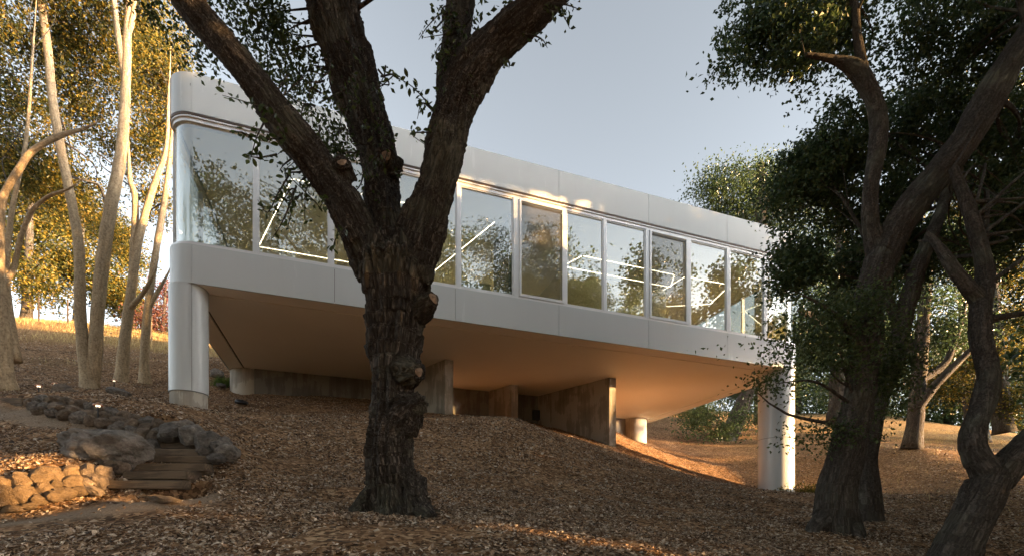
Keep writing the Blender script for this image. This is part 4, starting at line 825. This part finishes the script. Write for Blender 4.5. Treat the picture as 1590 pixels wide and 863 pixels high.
lone('boulder', 'large grey boulder on the bank left of the timber steps', 'boulder', (77, 5, .28, .85), 168, 694, 6.3, 116, 60, M['rockgrey'], -.1)
lone('boulder', 'pyramid shaped brown rock beside the green grass above the upper wall', 'rock', (81, 4, .2, .9), 103, 612, 10., 44, 24, M['rock'])
lone('boulder', 'rounded dark boulder behind the white column beside a green tuft', 'rock', (83, 4, .15, .6), 336, 580, 17.6, 20, 14, M['rockgrey'])
lone('flat_rock', 'flat pale stepping stone lying in mulch above the upper wall', 'rock', (85, 3, .1, .5), 165, 624, 9.6, 44, 6, M['rockgrey'])
lone('flat_rock', 'small dark mound in mulch before the concrete wall', 'rock', (86, 3, .1, .5), 375, 624, 13.5, 22, 7, M['ribmetal'])
lone('flat_rock', 'low pale rock between the green grass and the twin stemmed oak', 'rock', (88, 4, .2, .8), 182, 608, 10.6, 34, 12, M['rockgrey'])
lone('flat_rock', 'flat dark rock half buried in leaves below the timber steps', 'rock', (87, 4, .2, .8), 258, 776, 5.35, 40, 12, M['rock'], .3)
lone('flat_rock', 'small tan rock beside the flat dark rock below the steps', 'rock', (89, 3, .2, .8), 238, 772, 5.4, 18, 9, M['rocktan'], .3)
lone('flat_rock', 'grey stone block near the left concrete drum', 'rock', (90, 3, .1, .9), 344, 598, 16.6, 14, 6, M['rockgrey'], .3)
stp = empty('timber_steps', tuple(P(240, 760, 6.0)), 'garden steps of dark old sleepers climbing between boulders', 'steps')
def timber(parent, p0, p1, hgt, dep, mat='timber', name='timber'):
    """a sleeper whose front top edge runs p0 -> p1"""
    p0, p1 = np.array(p0), np.array(p1); p1[2] = p0[2] + (p1[2] - p0[2]) * .3; L = np.linalg.norm(p1 - p0); a = math.atan2(p1[1] - p0[1], p1[0] - p0[0])
    o = MB().box(0, L, 0, dep, -hgt, 0).build(name, M[mat], parent, bevel=.014); o.location = p0 - np.array(parent.location); o.rotation_euler = (random.uniform(-.1, .02), -math.asin((p1[2] - p0[2]) / L), a); return o
timber(stp, P(166,744.5,5.78), P(284,746,5.8), .102, .16); timber(stp, P(190,731,6.0), P(290,729,6.0), .102, .16); timber(stp, P(204,718.5,6.32), P(318,718.5,6.3), .102, .16)
timber(stp, P(228,706,6.68), P(330,709,6.66), .102, .16); timber(stp, P(233,695,6.95), P(330,701,6.95), .102, .16); timber(stp, P(230,684,7.22), P(312,691,7.25), .102, .3)
timber(stp, P(292,729.5,6.06), P(313,724,6.38), .15, .1)
timber(stp, P(319,718.5,6.37), P(331,714,6.62), .15, .1)
tw = empty('timber_wall', tuple(P(10, 640, 8.)), 'short retaining wall of stacked sleepers at the left edge', 'retaining wall')
for k in range(3): timber(tw, P(-60, 618 + k * 9.5, 8.2 - .02 * k), P(34, 622 + k * 9.5, 8.05 - .02 * k), .105, .15)

# path lights, fence
def path_light(u, y0, y1, Y, label, hat=1.):
    b = P(u, y0, Y); t = P(u, y1, Y)[2] - b[2]; rt = empty('path_light', tuple(b), label, 'garden light', 'copper path lights along the garden path')
    MB().cyl(0, 0, .009 * hat, -.15, t, 10).build('post', M['ribmetal'], rt, smooth=40)
    n = 20; r = .065 * hat; prof = [(r, t - .012), (r * .96, t), (r * .5, t + .022 * hat), (.004, t + .032 * hat)]; v = [(a * math.cos(2*math.pi*i/n), a * math.sin(2*math.pi*i/n), z) for a, z in prof for i in range(n)]
    MB().add(v, [(j*n+i, j*n+(i+1) % n, (j+1)*n+(i+1) % n, (j+1)*n+i) for j in range(3) for i in range(n)]).build('lamp_cap', M['copper'], rt, smooth=40)
    MB().cyl(0, 0, .03 * hat, t - .03 * hat, t - .004, 12).build('lamp', M['lamp'], rt)
path_light(152, 668, 628, 7.35, 'path light with copper cap standing before the dark stone wall'); path_light(60, 616, 598, 9.6, 'path light by the mulch bank left of the pyramid rock'); path_light(86, 610, 595, 10.6, 'path light just behind the pyramid rock'); path_light(177, 598, 590, 14.5, 'small path light between the pale oak trunks')
fe = empty('wire_fence', tuple(P(240, 530, 24)), 'thin wire fence with slim posts along the grassy crest', 'fence')
fpts = [P(u, y, Y) for u, y, Y in ((60,508,25),(105,512,24.6),(160,518,24.2),(200,524,24),(235,530,23.8),(272,536,23.6),(315,546,23.4),(350,556,23.2))]
for p in fpts: 
    z = gz(p[0], p[1]); o = MB().cyl(p[0] - fe.location.x, p[1] - fe.location.y, .035, z - .1 - fe.location.z, z + 1.25 - fe.location.z, 8).build('post', M['timber'], fe)
for hgt in (.25, .5, .75, 1.0, 1.2):
    ps = [np.array((p[0], p[1], gz(p[0], p[1]) + hgt)) - np.array(fe.location) for p in fpts]; MB().tube(ps, .008, 4).build('wire', M['ribmetal'], fe)

# ------------------------------------------------------------------ litter and grasses
def litter():
    pts = []
    for (Ya, Yb, n) in ((2.6, 5., 44000), (5., 8., 80000), (8., 13., 60000), (13., 22., 60000)):
        y = rng.uniform(Ya, Yb, n); x = rng.uniform(-1.12, 1.12, n) * y; pts.append(np.stack([x, y], 1))
    p = np.vstack(pts); pm = path_mask(p[:, 0], p[:, 1]); gm = grass_mask(p[:, 0], p[:, 1]); pn = perlin(np.stack([p[:, 0] * .8, p[:, 1] * .8, p[:, 0] * 0], 1), 17) + .5 * perlin(np.stack([p[:, 0] * 2.6, p[:, 1] * 2.6, p[:, 0] * 0], 1), 19)
    keep = rng.uniform(0, 1, len(p)) < np.clip((1 - .93 * pm) * (1 - .4 * gm) * (.8 + 1.5 * pn), 0.02, 1); p = p[keep]; n = len(p)
    z = ground(p[:, 0], p[:, 1]); e = .05
    gx = (ground0(p[:, 0] + e, p[:, 1]) - ground0(p[:, 0] - e, p[:, 1])) / (2 * e); gy = (ground0(p[:, 0], p[:, 1] + e) - ground0(p[:, 0], p[:, 1] - e)) / (2 * e)
    nr = np.stack([-gx, -gy, np.ones(n)], 1); nr /= np.linalg.norm(nr, axis=1)[:, None]; nr += rng.normal(size=(n, 3)) * .38; nr /= np.linalg.norm(nr, axis=1)[:, None]
    a = unit(n); a -= nr * (a * nr).sum(1)[:, None]; a /= np.linalg.norm(a, axis=1)[:, None]; b = np.cross(nr, a)
    L = (np.where(p[:, 1] < 8, .043, .056) * rng.uniform(.4, 1.3, n) * np.where(rng.uniform(0, 1, n) < .1, 1.6, 1.))[:, None]; W = L * rng.uniform(.18, .34, (n, 1)); c = np.stack([p[:, 0], p[:, 1], z + rng.uniform(.002, .022, n)], 1)
    fo = L * rng.uniform(-.12, .2, (n, 1)); V = np.stack([c - a * L * .5, c + b * W + nr * fo, c + a * L * .5, c - b * W + nr * fo], 1).reshape(-1, 3)
    i = np.arange(n)[:, None] * 4; Fc = np.concatenate([i + (0, 1, 2), i + (0, 2, 3)], 1).reshape(-1, 3)
    tag(link('leaf_litter', mesh_np('leaf_litter', V, Fc), None, M['litter']), 'dry fallen leaves and bark mulch covering the slope', None, None, 'stuff')
litter()
def fallen_twigs():
    mb = MB(); n = 260; y = rng.uniform(3.2, 15, n); x = rng.uniform(-1.05, 1.05, n) * y; pm = path_mask(x, y)
    for i in range(n):
        if pm[i] > .3: continue
        a = rng.uniform(0, 2 * np.pi); L = rng.uniform(.08, .34); p = np.array((x[i], y[i])); d = np.array((math.cos(a), math.sin(a))) * L; q = [p - d / 2, p + rng.normal(size=2) * L * .08, p + d / 2]
        z = ground([k[0] for k in q], [k[1] for k in q]) + .025; mb.tube([(k[0], k[1], zz) for k, zz in zip(q, z)], [.005, .0045, .0025], 5)
    o = mb.build('fallen_twigs', M['timber']); tag(o, 'small dead twigs lying among the fallen leaves', None, None, 'stuff')
fallen_twigs()
def blades(name, label, x, y, h, mat, lean=.35, wr=.035):
    n = len(x); z = ground(x, y); b = np.stack([x, y, z - .02], 1); d = unit(n); d[:, 2] = 0; s = unit(n); s[:, 2] = 0; s /= np.linalg.norm(s, axis=1)[:, None] + 1e-9
    hh = (h * rng.uniform(.5, 1.3, n))[:, None]; w_ = hh * wr; mid = b + d * hh * lean * .35 + (0, 0, .55) * hh; tip = b + d * hh * lean + (0, 0, 1.) * hh
    V = np.stack([b - s * w_, b + s * w_, mid + s * w_ * .7, mid - s * w_ * .7, tip], 1).reshape(-1, 3); i = np.arange(n)[:, None] * 5
    Fc = np.concatenate([i + (0, 1, 2), i + (0, 2, 3), i + (3, 2, 4)], 1).reshape(-1, 3)
    return tag(link(name, mesh_np(name, V, Fc), None, mat), label, None, None, 'stuff')
def scatter(n, x0, x1, y0, y1, dens):
    x = rng.uniform(x0, x1, n); y = rng.uniform(y0, y1, n); k = rng.uniform(0, 1, n) < dens(x, y); return x[k], y[k]
x, y = scatter(60000, -36, -6, 17, 33, lambda x, y: grass_mask(x, y) * (np.abs(x) < 1.2 * y)); blades('dry_grass', 'tall golden dry grass on the hillside behind the pale trunks', x, y, .2, M['drygrass'], .6)
x, y = scatter(60000, 5, 34, 6, 32, lambda x, y: grass_mask(x, y) * (np.abs(x) < 1.2 * y) * .8); blades('dry_grass', 'short golden dry grass thin on the slope at the right', x, y, .14, M['drygrass'], .7)
def tufts(name, label, spots, n, h, mat):
    xs_, ys_ = [], []
    for (u, yy, Y, r) in spots: p = P(u, yy, Y); xs_.append(rng.normal(p[0], r, n)); ys_.append(rng.normal(p[1], r * .7, n))
    return blades(name, label, np.concatenate(xs_), np.concatenate(ys_), h, mat, .5, .03)
tufts('green_grass', 'small patches of green grass around the pyramid rock', [(76,616,9.9,.13), (142,614,10.1,.22), (150,617,9.8,.18)], 700, .07, M['greengrass'])
tufts('green_grass', 'green grass tuft beside the dark boulder behind the white column', [(346,582,17.,.14)], 600, .3, M['greengrass'])
sh = empty('low_shrub', tuple(P(1235, 778, 15.4)), 'low scrubby shrub at the foot of the right white column', 'shrub')
sh.location.z = gz(sh.location.x, sh.location.y)
q = np.array(sh.location); crown(sh, [((q[0]+.1, q[1], q[2]+.16), (.6, .4, .22)), ((q[0]+.7, q[1]+.1, q[2]+.12), (.5, .4, .18))], 2200, .06, M['leaf_gold'], sig=.09, cl=20, name='foliage')
